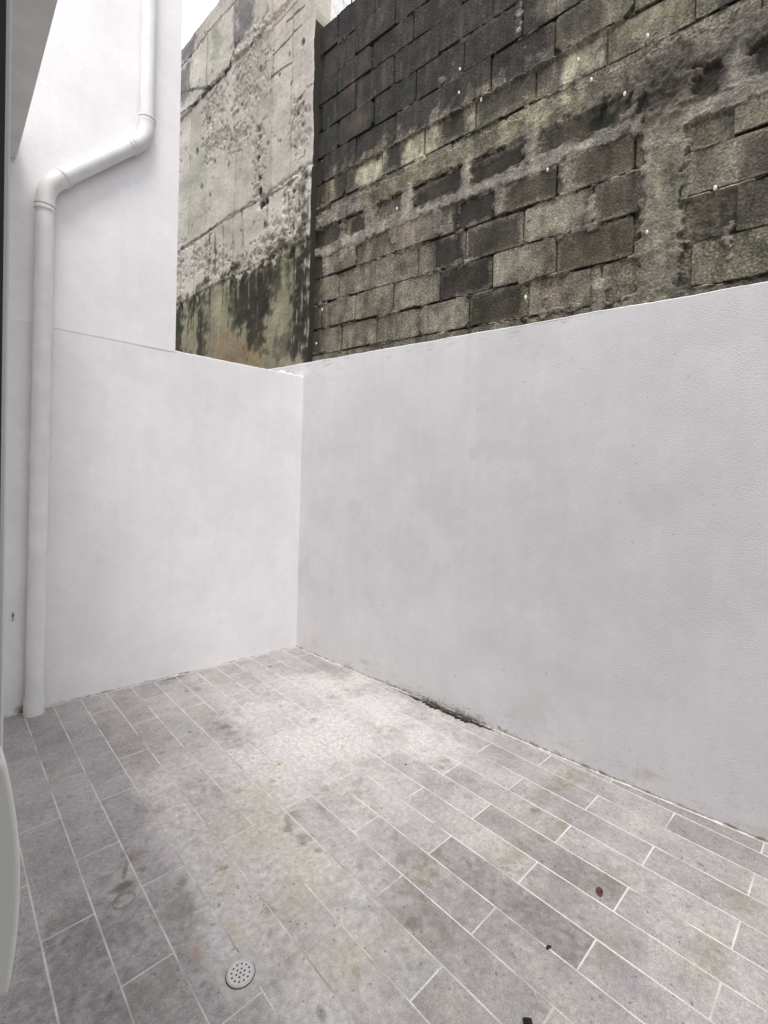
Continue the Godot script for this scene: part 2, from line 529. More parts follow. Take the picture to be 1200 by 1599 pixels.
func ground_and_floor() -> void:
	var g := Shape.new()
	g.quad(Vector3(-70, -0.12, 70), Vector3(70, -0.12, 70), Vector3(70, -0.12, -70), Vector3(-70, -0.12, -70))
	var ground := part("ground", g.done(), M.earth, self)
	ground.set_meta("kind", "structure")
	ground.set_meta("label", "bare earth around the house")

	var f := floor_map()
	var tex := f.bake(1.13)
	var look := stained(surface(M.fine_gray, M.rough_relief, 0.035, 0.72, 1.6), tex)
	var uv2 := func(p: Vector3) -> Vector2: return f.uv(p.x, -p.z)
	var root := Node3D.new()
	root.name = "floor"
	add_child(root)
	root.set_meta("kind", "structure")
	root.set_meta("label", "yard floor of grey plank tiles with pale joints")
	# the grout bed: one sheet just below the tile faces, on a slab
	var yard := PackedVector2Array([Vector2(0.0, -1.3), Vector2(wall_x(1.3) + 0.0, -1.3), Vector2(CORNER.x, -CORNER.z), Vector2(0.30, 3.593), Vector2(0.06, 3.6), Vector2(0.06, 1.4), Vector2(0.0, 1.4)])
	var bed := Shape.new()
	bed.second = uv2
	var hi := -0.0006
	sheet(bed, 60, 90, func(q: int, r: int) -> Vector3:
		var b := lerpf(-1.3, 3.6, r / 89.0)
		var a := lerpf(-0.02, wall_x(-b) + 0.004, q / 59.0)
		return Vector3(a, hi, -b))
	var grout_look := stained(surface(M.fine_gray, null, 0.0, 0.9, 1.6, Color(1.0, 1.0, 1.0)), tex)
	grout_look.detail_blend_mode = BaseMaterial3D.BLEND_MODE_MIX
	var grout_map := Map.new()
	grout_map.setup(-0.45, 3.0, -1.4, 3.75, 0.012)
	var gn := noise(grout_map.w, grout_map.h, 14.0, 120, 4)
	grout_map.edge = gn
	for k in grout_map.w * grout_map.h:
		var t := 0.90 + (gn[k] - 128) * 0.0007
		grout_map.r[k] = t; grout_map.g[k] = t - 0.005; grout_map.b[k] = t - 0.015
	for j in 150: grout_map.blob(rng.randf_range(0.1, 2.5), rng.randf_range(-0.2, 3.5), rng.randf_range(0.03, 0.16), rng.randf_range(0.03, 0.16), rgb(172, 166, 148) if rng.randf() < 0.6 else rgb(150, 146, 140), rng.randf_range(0.2, 0.7), 1.4, 0.8)
	grout_look.detail_blend_mode = BaseMaterial3D.BLEND_MODE_MUL
	grout_look.detail_albedo = grout_map.bake()
	part("grout", bed.done(), grout_look, root)
	var slab := Shape.new()
	bevel_box(slab, Vector3(-0.02, -0.118, -3.62), Vector3(2.75, -0.012, 1.3), 0.002)
	part("floor_slab", slab.done(), M.earth, root)
	# tiles: planks of 150 x 608 mm, half a tile offset from row to row
	var shift := [-1.184, -1.475]
	var place := func(a: float, b: float, h: float) -> Vector3: return Vector3(a, h, -b)
	for row in range(-1, 17):
		var x1: float = 2.5007 - row * 0.15
		var x0 := x1 - 0.15
		var odd: int = posmod(row, 2)
		var z0: float = shift[odd] + (0.0 if row < 10 else 0.004 * (row - 10))
		for m in range(-4, 5):
			var za: float = z0 + m * 0.608
			var zb := za + 0.608
			var j := 0.0026
			var rect := PackedVector2Array([Vector2(x0 + j, -zb + j), Vector2(x1 - j, -zb + j), Vector2(x1 - j, -za - j), Vector2(x0 + j, -za - j)])
			var fit := PackedVector2Array([Vector2(0.0, -1.28), Vector2(wall_x(1.28) - 0.012, -1.28), Vector2(CORNER.x - 0.012, 3.50), Vector2(0.10, 3.588), Vector2(0.10, 0.0), Vector2(0.0, 0.0)])
			fit = PackedVector2Array([Vector2(0.02, -1.28), Vector2(wall_x(1.28) - 0.012, -1.28), Vector2(CORNER.x - 0.012, 3.502), Vector2(0.02, 3.592)])
			var cut := Geometry2D.intersect_polygons(rect, fit)
			if cut.is_empty(): continue
			var poly: PackedVector2Array = cut[0]
			if Geometry2D.is_polygon_clockwise(poly): poly.reverse()
			var clean := PackedVector2Array()
			for k in poly.size():
				if poly[k].distance_to(poly[(k + 1) % poly.size()]) > 0.004: clean.append(poly[k])
			if clean.size() < 3: continue
			var s := Shape.new()
			s.second = uv2
			var off := Vector2(rng.randf(), rng.randf())
			s.first = func(p: Vector3) -> Vector2: return Vector2(p.x, -p.z) + off
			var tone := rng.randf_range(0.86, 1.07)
			var cx := (x0 + x1) / 2.0
			var cz := (za + zb) / 2.0
			if cx * 0.75 + cz > 0.0: tone *= rng.randf_range(0.8, 0.92)     # the tiles nearer the open end are darker
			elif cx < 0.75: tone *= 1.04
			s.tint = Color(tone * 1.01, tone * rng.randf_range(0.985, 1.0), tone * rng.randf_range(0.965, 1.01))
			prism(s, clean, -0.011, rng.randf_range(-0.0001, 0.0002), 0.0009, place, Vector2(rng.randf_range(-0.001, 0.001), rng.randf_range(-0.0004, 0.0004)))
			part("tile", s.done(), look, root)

# ---------------------------------------------------------------- white walls
func frame_of(at: Vector3, along: Vector3) -> Transform3D:
	var x := along.normalized()
	return Transform3D(Basis(x, Vector3.UP, x.cross(Vector3.UP)), at)

func wall_map(a_hi: float, b_hi: float, seed_: int, tone: float) -> Map:
	var m := Map.new()
	m.setup(-0.5, a_hi, 0.0, b_hi, 0.006)
	var coarse := noise(m.w, m.h, 90.0, seed_, 4)
	var drip := noise(m.w, m.h, 14.0, seed_ + 1, 4, 1.0, 9.0)
	var fine := noise(m.w, m.h, 5.0, seed_ + 2, 3)
	m.edge = noise(m.w, m.h, 22.0, seed_ + 3, 5)
	for k in m.w * m.h:
		var t := tone + (coarse[k] - 128) * 0.00018 + (drip[k] - 128) * 0.00005 + (fine[k] - 128) * 0.00008
		m.r[k] = t; m.g[k] = t - 0.006; m.b[k] = t + 0.003
	return m

func white_walls() -> void:
	var q := RandomNumberGenerator.new()
	q.seed = 909
	# right hand wall, its top a little higher at the far end
	var m := wall_map(5.4, 2.7, 300, 0.9)
	for j in 1500:                                       # dirt and mould above the foot, thin and broken
		var a := q.randf_range(0.0, 4.2)
		var heavy := exp(-pow((a - 1.62) / 0.45, 2.0))
		var up := absf(q.randfn(0.0, 0.006 + 0.018 * heavy))
		m.blob(a, up, q.randf_range(0.004, 0.02), q.randf_range(0.003, 0.008), rgb(84, 80, 66) if q.randf() < 0.25 + heavy * 0.5 else rgb(168, 164, 150), q.randf_range(0.15, 0.6), 1.3, 0.8)
	for j in 60: m.blob(q.randf_range(0.0, 4.0), q.randf_range(0.0, 0.12), q.randf_range(0.03, 0.12), q.randf_range(0.01, 0.03), rgb(196, 191, 178), q.randf_range(0.1, 0.35), 1.3, 0.9)
	for j in 90:
		m.blob(q.randf_range(0.0, 4.0), q.randf_range(0.05, 2.4), q.randf_range(0.003, 0.008), q.randf_range(0.003, 0.008), rgb(150, 146, 142), q.randf_range(0.2, 0.7), 0.8, 0.7)
	for j in 30:                                         # touched-up paint, trowel sweeps
		m.blob(q.randf_range(0.0, 4.2), q.randf_range(0.1, 2.4), q.randf_range(0.08, 0.4), q.randf_range(0.04, 0.18), rgb(221, 219, 219) if q.randf() < 0.6 else rgb(236, 234, 235), q.randf_range(0.2, 0.5), 1.4, 0.5, q.randf_range(-0.7, 0.7))
	for j in 700: m.blob(q.randf_range(0.0, 4.2), absf(q.randfn(0.0, 0.09)), q.randf_range(0.002, 0.006), q.randf_range(0.002, 0.006), rgb(150, 145, 134), q.randf_range(0.15, 0.5), 1.0, 0.8)
	for j in 26:                                         # long pale runs of rain water
		var a := q.randf_range(0.1, 4.2)
		var top := 2.56 - 0.035 * a
		m.box(a, a + q.randf_range(0.015, 0.06), top - q.randf_range(0.25, 1.1), top, rgb(212, 209, 205), q.randf_range(0.06, 0.2), 0.03, 0.05)
	for j in 120: m.blob(q.randf_range(-0.3, 4.4), 2.53 - 0.03 * q.randf_range(0.0, 3.5) - q.randf_range(0.0, 0.03), q.randf_range(0.02, 0.06), 0.008, rgb(176, 168, 150), q.randf_range(0.1, 0.4), 1.2, 0.7)
	var look := stained(M.render.duplicate(), m.bake())
	var wall := thing("boundary_wall", "long white rendered boundary wall in front of the old block wall", "wall", frame_of(CORNER, ALONG), "white rendered boundary walls")
	var s := Shape.new()
	s.second = func(p: Vector3) -> Vector2: return m.uv(p.x, p.y)
	s.first = func(p: Vector3) -> Vector2: return Vector2(p.x + p.z, -p.y)
	var wob := FastNoiseLite.new()
	wob.seed = 3
	wob.frequency = 0.9
	var tp := func(a: float) -> float: return 2.532 - 0.034 * a + 0.006 * wob.get_noise_1d(a * 3.0) + 0.002 * wob.get_noise_1d(a * 30.0)
	var cols := 240
	sheet(s, cols, 40, func(c: int, r: int) -> Vector3:
		var a := lerpf(-0.62, 5.4, c / float(cols - 1))
		var y: float = lerpf(-0.1, tp.call(a) - 0.006, r / 39.0)
		return Vector3(a, y, 0.0035 * wob.get_noise_2d(a, y * 1.0) + 0.001 * wob.get_noise_2d(a * 6.0, y * 6.0)))
	sheet(s, cols, 5, func(c: int, r: int) -> Vector3:
		var a := lerpf(-0.62, 5.4, c / float(cols - 1))
		var t: float = tp.call(a)
		return [Vector3(a, t - 0.006, 0.0), Vector3(a, t - 0.001, -0.004), Vector3(a, t, -0.012), Vector3(a, t, -0.13), Vector3(a, -0.1, -0.14)][r])
	s.quad(Vector3(5.4, -0.1, 0), Vector3(5.4, -0.1, -0.14), Vector3(5.4, 2.34, -0.13), Vector3(5.4, 2.34, 0))
	s.quad(Vector3(-0.62, -0.1, -0.14), Vector3(-0.62, -0.1, 0), Vector3(-0.62, 2.55, 0), Vector3(-0.62, 2.55, -0.13))
	part("rendered_face", s.done(), look, wall)
	# left hand wall
	var n := wall_map(2.4, 2.6, 340, 0.92)
	for j in 500:
		n.blob(q.randf_range(0.0, 2.05), absf(q.randfn(0.0, 0.006)), q.randf_range(0.004, 0.025), q.randf_range(0.003, 0.007), rgb(104, 100, 84) if q.randf() < 0.3 else rgb(170, 166, 150), q.randf_range(0.1, 0.5), 1.3, 0.8)
	for j in 40:
		n.blob(q.randf_range(0.0, 2.0), q.randf_range(0.05, 2.4), q.randf_range(0.002, 0.007), q.randf_range(0.002, 0.007), rgb(170, 166, 162), q.randf_range(0.2, 0.6), 0.8, 0.7)
	for j in 14: n.blob(q.randf_range(0.0, 2.0), q.randf_range(0.1, 2.3), q.randf_range(0.08, 0.3), q.randf_range(0.04, 0.14), rgb(228, 226, 226) if q.randf() < 0.6 else rgb(241, 239, 240), q.randf_range(0.15, 0.4), 1.4, 0.5, q.randf_range(-0.7, 0.7))
	n.blob(0.04, 0.62, 0.006, 0.02, rgb(52, 48, 46), 0.9, 0.8, 0.4)
	n.blob(0.04, 0.59, 0.008, 0.01, rgb(150, 146, 142), 0.6, 0.8, 0.4)
	n.blob(0.1, 0.02, 0.06, 0.05, rgb(120, 118, 84), 0.6, 1.1, 0.8)
	var look2 := stained(M.render.duplicate(), n.bake())
	var left := thing("boundary_wall", "lower white rendered wall at the end of the yard behind the downpipe", "wall", frame_of(LEFT_AT, LEFT_ALONG), "white rendered boundary walls")
	var t := Shape.new()
	t.second = func(p: Vector3) -> Vector2: return n.uv(p.x, p.y)
	t.first = func(p: Vector3) -> Vector2: return Vector2(p.x + p.z, -p.y)
	var tl := func(a: float) -> float: return 2.413 + 0.004 * wob.get_noise_1d(a * 4.0 + 70.0) + 0.0015 * wob.get_noise_1d(a * 40.0)
	sheet(t, 100, 40, func(c: int, r: int) -> Vector3:
		var a := lerpf(-0.24, 2.043, c / 99.0)
		var y: float = lerpf(-0.1, tl.call(a) - 0.006, r / 39.0)
		return Vector3(a, y, 0.003 * wob.get_noise_2d(a + 30.0, y) * clampf((2.4 - y) * 4.0, 0.0, 1.0) + 0.001 * wob.get_noise_2d(a * 6.0, y * 6.0 + 9.0)))
	sheet(t, 100, 5, func(c: int, r: int) -> Vector3:
		var a := lerpf(-0.24, 2.043, c / 99.0)
		var y: float = tl.call(a)
		return [Vector3(a, y - 0.006, 0.0), Vector3(a, y - 0.001, -0.003), Vector3(a, y, -0.01), Vector3(a, y, -0.15), Vector3(a, -0.1, -0.15)][r])
	part("rendered_face", t.done(), look2, left)
	# crumbs of mortar in the corner on top
	var crumb := Shape.new()
	lumpy(crumb, Vector3(1.86, 2.422, -0.05), Vector3(0.035, 0.016, 0.03), 5)
	lumpy(crumb, Vector3(1.93, 2.418, -0.04), Vector3(0.03, 0.01, 0.03), 6)
	part("mortar_crumb", crumb.done(), M.render, left)
	# the bead of grout and dirt at the foot of the right wall
	var joint := Shape.new()
	joint.second = func(p: Vector3) -> Vector2: return m.uv(p.x, p.y)
	sheet(joint, 500, 5, func(c: int, r: int) -> Vector3:
		var a := lerpf(0.0, 4.4, c / 499.0)
		var u := [0.0, 0.25, 0.5, 0.75, 1.0][r] as float
		var gap := 0.6 + 0.4 * wob.get_noise_2d(a * 9.0, 5.0) + 0.25 * wob.get_noise_2d(a * 50.0, 15.0)
		var broken := exp(-pow((a - 1.62) / 0.45, 2.0))
		var hh := maxf(0.0, 0.009 * gap * (1.0 - 1.2 * broken))
		return Vector3(a, -0.004 + hh * u * 1.3, 0.004 + 0.014 * gap * (1.0 - u)))
	part("foot_joint", joint.done(), look, wall)
	# black mould packed in the broken part of that joint
	var mould := Shape.new()
	sheet(mould, 260, 7, func(c: int, r: int) -> Vector3:
		var a := lerpf(1.0, 2.62, c / 259.0)
		var u := r / 6.0
		var heavy := exp(-pow((a - 1.62) / 0.34, 2.0))
		var wide := (0.006 + 0.055 * heavy) * (0.8 + 0.9 * wob.get_noise_2d(a * 10.0, 33.0) + 0.4 * wob.get_noise_2d(a * 60.0, 53.0))
		var bump := 0.5 + 0.9 * absf(wob.get_noise_2d(a * 80.0, u * 9.0))
		wide = maxf(wide, 0.0)
		return Vector3(a, -0.003 + minf(wide, 0.03) * sin(PI * minf(1.0, u * 0.5 + 0.5)) * 0.35 * bump + (0.012 * bump * heavy if r == 6 else 0.0), 0.006 + wide * (1.0 - u)))
	var black := surface(gray_texture(256, 6.0, 61, 0.3, 1.0, 4), M.rough_relief, 0.3, 0.85, 6.0, Color(0.25, 0.24, 0.19))
	var mo := part("mould", mould.done(), black, wall)
	mo.set_meta("label", "black mould in the gap at the foot of the wall")

func lumpy(s: Shape, at: Vector3, size: Vector3, seed_: int, rings := 7, sides := 10) -> void:
	var f := FastNoiseLite.new()
	f.seed = seed_
	f.frequency = 1.1
	sheet(s, sides + 1, rings, func(c: int, r: int) -> Vector3:
		var lon := TAU * (c % sides) / sides
		var lat := PI * (r / float(rings - 1) - 0.5)
		var d := Vector3(cos(lat) * cos(lon), sin(lat), -cos(lat) * sin(lon))
		return at + d * size * (1.0 + 0.35 * f.get_noise_3dv(d * 1.3)))

# ---------------------------------------------------------------- the house
func house() -> void:
	var h := thing("house", "white house with the tall flank wall carrying the downpipe and grey overhang", "house")
	var m := wall_map(1.6, 7.0, 380, 0.93)
	var look := stained(M.render.duplicate(), m.bake())
	var flank := Node3D.new()
	# flank above the boundary wall, a few millimetres proud of it
	var s := Shape.new()
	var fr := frame_of(LEFT_AT, LEFT_ALONG)
	s.second = func(p: Vector3) -> Vector2:
		var l := fr.affine_inverse() * p
		return m.uv(l.x, l.y)
	s.first = func(p: Vector3) -> Vector2: return Vector2(p.x + p.z * 0.5, -p.y)
	flank.free()
	var cor := func(a: float, y: float, z: float) -> Vector3: return fr * Vector3(a, y, z)
	var wob := FastNoiseLite.new()
	wob.seed = 8
	wob.frequency = 0.9
	sheet(s, 40, 120, func(c: int, r: int) -> Vector3:
		var a := lerpf(-0.5, 0.955, c / 39.0)
		var y := lerpf(2.402, 6.8, r / 119.0)
		return cor.call(a, y, 0.002 + 0.001 * wob.get_noise_2d(a, y)))
	s.quad(cor.call(-0.5, 2.402, -0.02), cor.call(0.955, 2.402, -0.02), cor.call(0.955, 2.402, 0.002), cor.call(-0.5, 2.402, 0.002))
	s.quad(cor.call(0.955, 2.402, 0.002), cor.call(0.955, 2.402, -0.3), cor.call(0.955, 6.8, -0.3), cor.call(0.955, 6.8, 0.002))
	s.quad(cor.call(-0.5, 6.8, 0.002), cor.call(0.955, 6.8, 0.002), cor.call(0.955, 6.8, -0.3), cor.call(-0.5, 6.8, -0.3))
	s.quad(cor.call(0.955, 2.36, -0.3), cor.call(-0.5, 2.36, -0.3), cor.call(-0.5, 6.8, -0.3), cor.call(0.955, 6.8, -0.3))
	part("flank_wall", s.done(), look, h)
	# facade beside, above and beyond the door opening
	var f := Shape.new()
	bevel_box(f, Vector3(-0.17, 0.0, -3.58), Vector3(0.055, 3.34, -1.52), 0.004)
	part("facade", f.done(), M.render, h)
	var f2 := Shape.new()
	bevel_box(f2, Vector3(-0.17, 3.2, -1.518), Vector3(0.055, 3.34, 1.7), 0.004)
	part("lintel", f2.done(), M.render, h)
	var f3 := Shape.new()
	bevel_box(f3, Vector3(-0.17, 0.0, 1.702), Vector3(0.055, 3.34, 5.5), 0.004)
	part("facade", f3.done(), M.render, h)
	var slab := Shape.new()
	bevel_box(slab, Vector3(-4.0, 3.342, -3.585), Vector3(0.332, 3.5, 5.5), 0.006)
	part("overhang", slab.done(), M.soffit, h)
	# the room behind the camera
	var room := Shape.new()
	bevel_box(room, Vector3(-4.0, -0.1, -3.58), Vector3(-0.18, 0.0, 5.5), 0.002)
	part("room_floor", room.done(), M.soffit, h)
	var back := Shape.new()
	bevel_box(back, Vector3(-4.2, -0.1, -3.58), Vector3(-4.002, 3.34, 5.5), 0.002)
	part("back_wall", back.done(), M.render, h)
	for z in [-3.78, 5.502]:
		var e := Shape.new()
		bevel_box(e, Vector3(-4.2, -0.1, z), Vector3(-0.18, 3.34, z + 0.19), 0.002)
		part("end_wall", e.done(), M.render, h)

# ---------------------------------------------------------------- the old concrete wall
func concrete_wall() -> void:
	var f := Field.new()
	f.setup(-3.6, -0.08, 1.6, 6.88, 0.01)
	f.edge = noise(f.w, f.h, 12.0, 501, 5)
	f.lump = noise(f.w, f.h, 7.0, 502, 5)
	var broad := noise(f.w, f.h, 70.0, 503, 3)
	var fine := noise(f.w, f.h, 6.0, 504, 4)
	var m := Map.new()
	m.setup(-3.6, 0.1, 1.6, 7.0, 0.007)
	m.edge = noise(m.w, m.h, 22.0, 511, 5)
	var tone := noise(m.w, m.h, 60.0, 512, 4)
	var drip := noise(m.w, m.h, 9.0, 513, 4, 1.0, 8.0)
	var spk := noise(m.w, m.h, 3.0, 514, 2)
	for y in m.h:
		var yy := m.b1 - y * m.res
		for x in m.w:
			var k := y * m.w + x
			var t := 0.74 + (tone[k] - 128) * 0.0006 + (drip[k] - 128) * 0.0006 + (spk[k] - 128) * 0.0005
			m.r[k] = t + 0.02; m.g[k] = t - 0.002; m.b[k] = t - 0.035
	# boards of the shuttering: each a little proud or sunk, and a little lighter or darker
	var q := RandomNumberGenerator.new()
	q.seed = 31
	var lifts := [1.6, 3.69, 4.34, 6.0, 6.65, 6.9]
	var joints := [[-3.6, -2.6, -2.17, -1.94, -1.36, -0.74, -0.39, -0.08], [-3.6, -2.62, -2.27, -1.97, -1.37, -0.75, -0.08], [-3.6, -2.45, -2.02, -1.37, -0.98, -0.71, -0.4, -0.08], [-3.6, -2.0, -1.4, -1.05, -0.7, -0.08], [-3.6, -2.3, -1.5, -0.8, -0.08]]
	var out := [0.0, 0.014, 0.012, 0.026, 0.016]
	for y in f.h:
		for x in f.w:
			var k := y * f.w + x
			f.z[k] = (broad[k] - 128) * 0.00012 + (fine[k] - 128) * 0.000018
	for l in 5:
		for j in joints[l].size() - 1:
			var z: float = q.randf_range(-0.006, 0.006) + out[l]
			var a: float = joints[l][j]; var b: float = joints[l][j + 1]
			var y0 := clampi(int(round((lifts[l] - f.b0) / f.res)), 0, f.h)
			var y1 := clampi(int(round((lifts[l + 1] - f.b0) / f.res)), 0, f.h)
			for x in range(clampi(int(round((a - f.a0) / f.res)), 0, f.w), clampi(int(round((b - f.a0) / f.res)) + 1, 0, f.w)):
				var near := minf(absf(f.a0 + x * f.res - a), absf(f.a0 + x * f.res - b))
				for y in range(y0, y1):
					var k := y * f.w + x
					f.z[k] += z - (0.004 if near < 0.009 else 0.0)
			var g := q.randf_range(-0.075, 0.06)
			m.box(a, b, lifts[l], lifts[l + 1], Color(0.75 + g, 0.725 + g, 0.69 + g), 0.6, 0.004, 0.01)
			m.line([Vector2(a, lifts[l]), Vector2(a, lifts[l + 1])], 0.011, rgb(124, 118, 108), 0.4, 0.012)
	# lift joints: grooves that wander
	for l in [4.34, 6.0, 6.65]:
		for x in f.w:
			var wig := (f.edge[40 * f.w + x] - 128) * 0.0002 + 0.012 * sin(x * 0.05 + l)
			for y in f.h:
				var d := absf(f.b0 + y * f.res - l - wig)
				if d < 0.016: f.z[y * f.w + x] -= 0.022 * (1.0 - d / 0.016)
	# ragged spalls and honeycombed patches of bare gravel
	var rough := [[-1.4, -0.78, 5.4, 6.1], [-2.1, -1.65, 5.55, 5.95], [-2.05, -1.5, 5.2, 5.45], [-1.55, -1.05, 5.05, 5.25], [-0.97, -0.86, 4.36, 5.1], [-0.5, -0.18, 3.66, 4.28], [-2.3, -1.9, 3.95, 4.22], [-1.97, -1.45, 3.8, 4.0], [-1.5, -0.65, 3.66, 3.86], [-2.75, -2.55, 3.9, 4.4], [-0.75, -0.35, 3.66, 4.0], [-0.35, -0.2, 4.55, 5.0]]
	var gravel := noise(f.w, f.h, 3.4, 521, 2, 1.0, 1.0, FastNoiseLite.TYPE_CELLULAR)
	for r in rough:
		for y in range(maxi(0, int((r[2] - 0.1 - f.b0) / f.res)), mini(f.h, int((r[3] + 0.1 - f.b0) / f.res))):
			for x in range(maxi(0, int((r[0] - 0.1 - f.a0) / f.res)), mini(f.w, int((r[1] + 0.1 - f.a0) / f.res))):
				var k := y * f.w + x
				var xx := f.a0 + x * f.res
				var yy := f.b0 + y * f.res
				var d := minf(minf(xx - r[0], r[1] - xx), minf(yy - r[2], r[3] - yy)) + (f.edge[k] - 128) * 0.0022
				if d > 0: f.z[k] -= minf(1.0, d / 0.05) * (0.001 + gravel[k] * 0.00005 + f.lump[k] * 0.00003)
		var cx: float = (r[0] + r[1]) / 2.0; var cy: float = (r[2] + r[3]) / 2.0
		m.box(r[0], r[1], r[2], r[3], rgb(158, 152, 142), 0.45, 0.1, 0.12)
		for j in int((r[1] - r[0]) * (r[3] - r[2]) * 260.0):
			m.blob(q.randf_range(r[0], r[1]), q.randf_range(r[2], r[3]), q.randf_range(0.008, 0.028), q.randf_range(0.006, 0.018), rgb(92, 88, 80) if q.randf() < 0.6 else rgb(205, 199, 190), q.randf_range(0.35, 0.85), 1.0, 0.5)
	# pits and blow holes
	for j in 150:
		var a := q.randf_range(-3.4, -0.12)
		var y := q.randf_range(2.4, 6.8)
		var s := q.randf_range(0.012, 0.03)
		m.blob(a, y, s, s * q.randf_range(0.6, 2.2), rgb(74, 70, 64), q.randf_range(0.35, 0.85), 1.0, 0.6)
	for p in [[-0.89, 4.4, .05], [-0.85, 4.25, .05], [-0.78, 4.26, .05], [-2.26, 5.4, .05], [-1.83, 5.1, .03], [-2.13, 4.93, .045], [-0.95, 5.05, .04], [-0.93, 4.75, .04], [-0.91, 4.55, .035], [-0.6, 5.4, .02], [-0.25, 5.5, .04]]:
		m.blob(p[0], p[1], p[2] * 0.7, p[2], rgb(52, 48, 44), 0.9, 0.8, 0.4)
		for y in range(maxi(0, int((p[1] - p[2] - f.b0) / f.res)), mini(f.h, int((p[1] + p[2] - f.b0) / f.res) + 1)):
			for x in range(maxi(0, int((p[0] - p[2] - f.a0) / f.res)), mini(f.w, int((p[0] + p[2] - f.a0) / f.res) + 1)):
				var d := Vector2(f.a0 + x * f.res - p[0], f.b0 + y * f.res - p[1]).length() / (p[2] as float)
				if d < 1: f.z[y * f.w + x] -= 0.03 * (1.0 - d * d)
	# scratches left by the shuttering, cracks
	for l in [[-0.73, 5.94, -0.34, 5.93], [-0.71, 5.66, -0.29, 5.69], [-0.73, 5.46, -0.42, 5.43], [-0.5, 5.85, -0.25, 5.84]]:
		m.line([Vector2(l[0], l[1]), Vector2(l[2], l[3])], 0.014, rgb(84, 78, 70), 0.85, 0.008)
	m.line([Vector2(-2.74, 6.34), Vector2(-2.36, 6.18), Vector2(-1.98, 6.01)], 0.02, rgb(70, 66, 62), 0.8, 0.02)
	m.line([Vector2(-2.75, 6.06), Vector2(-2.15, 5.99), Vector2(-1.54, 5.99), Vector2(-1.4, 6.13), Vector2(-1.28, 6.14)], 0.022, rgb(66, 62, 58), 0.8, 0.02)
	m.line([Vector2(-2.76, 6.67), Vector2(-1.42, 6.62), Vector2(-0.1, 6.6)], 0.02, rgb(76, 74, 70), 0.8, 0.02)
	m.line([Vector2(-2.65, 4.38), Vector2(-1.4, 4.33), Vector2(-0.28, 4.3)], 0.02, rgb(96, 91, 82), 0.8, 0.015)
	m.line([Vector2(-0.4, 4.75), Vector2(-0.3, 5.0), Vector2(-0.1, 5.05)], 0.01, rgb(110, 100, 88), 0.8, 0.01)
	# run-off: grey at the top, black algae below the lowest lift
	var slate := rgb(104, 102, 102)
	m.box(-3.6, -2.35, 6.66, 6.9, rgb(108, 104, 110), 0.8, 0.08, 0.06)
	m.box(-3.6, -2.42, 6.1, 6.65, slate, 0.75, 0.1, 0.1)
	m.box(-1.45, -1.05, 6.1, 6.7, slate, 0.75, 0.1, 0.08)
	m.box(-1.95, -1.7, 6.2, 6.64, rgb(140, 138, 112), 0.7, 0.08, 0.06)
	m.box(-0.9, -0.1, 5.85, 6.9, rgb(214, 200, 186), 0.5, 0.1, 0.1)
	m.box(-2.35, -1.5, 6.05, 6.6, rgb(198, 198, 184), 0.4, 0.1, 0.1)
	m.blob(-2.2, 5.3, 0.3, 0.8, rgb(170, 172, 152), 0.5, 1.0, 0.9)
	m.blob(-2.5, 4.9, 0.25, 0.7, rgb(164, 168, 148), 0.5, 1.0, 0.9)
	m.box(-3.6, -0.08, 1.6, 3.69, rgb(128, 123, 100), 0.85, 0.09, 0.06)
	for j in 40: m.blob(q.randf_range(-3.0, -0.1), 3.69 + absf(q.randfn(0.0, 0.06)), q.randf_range(0.03, 0.12), q.randf_range(0.02, 0.07), rgb(70, 66, 54), q.randf_range(0.3, 0.8), 1.3, 0.7)
	var algae := rgb(40, 38, 29)
	for s in [[-2.9, -2.55, 2.5, 3.68, .85], [-2.22, -1.95, 2.5, 3.68, .85], [-1.32, -0.62, 3.1, 3.68, .9], [-1.15, -0.72, 2.75, 3.3, .85], [-1.5, -1.1, 3.05, 3.68, .6], [-0.62, -0.3, 2.6, 3.0, .4], [-2.5, -2.25, 2.5, 3.1, .45], [-0.7, -0.5, 3.5, 3.72, .8], [-0.36, -0.08, 2.6, 3.6, .95], [-0.75, -0.3, 3.3, 3.66, .6], [-1.42, -1.25, 3.2, 3.7, .7], [-2.5, -2.2, 3.45, 3.68, .7], [-0.24, -0.08, 3.4, 4.35, .75], [-3.6, -2.9, 2.4, 3.68, .7]]:
		m.box(s[0], s[1], s[2], s[3], algae, s[4], 0.11, 0.1)
	for j in 70:                                         # thin runs
		var a := q.randf_range(-2.8, -0.1)
		var top := 3.68 if q.randf() < 0.7 else 4.3
		m.box(a, a + q.randf_range(0.01, 0.05), top - q.randf_range(0.2, 0.9), top, algae if q.randf() < 0.6 else rgb(168, 164, 138), q.randf_range(0.25, 0.7), 0.02, 0.02)
	for s in [[-1.6, 2.95, .35, .3], [-1.2, 2.8, .3, .25], [-0.9, 2.75, .25, .2]]: m.blob(s[0], s[1], s[2], s[3], rgb(146, 116, 84), 0.5, 1.1, 0.9)
	for s in [[-0.46, 3.45, .07, .2], [-0.56, 3.05, .12, .22], [-1.68, 3.4, .14, .3]]: m.blob(s[0], s[1], s[2], s[3], rgb(162, 160, 130), 0.7, 1.0, 0.8)
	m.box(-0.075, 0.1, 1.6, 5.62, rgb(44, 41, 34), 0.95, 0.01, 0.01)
	m.box(-0.15, -0.06, 2.3, 3.75, algae, 0.75, 0.04, 0.03)
	for j in 50: m.blob(q.randf_range(-0.32, -0.06), q.randf_range(2.6, 4.3), q.randf_range(0.006, 0.02), q.randf_range(0.03, 0.16), rgb(44, 40, 34) if q.randf() < 0.6 else rgb(160, 152, 140), q.randf_range(0.4, 0.85), 0.8, 0.5)
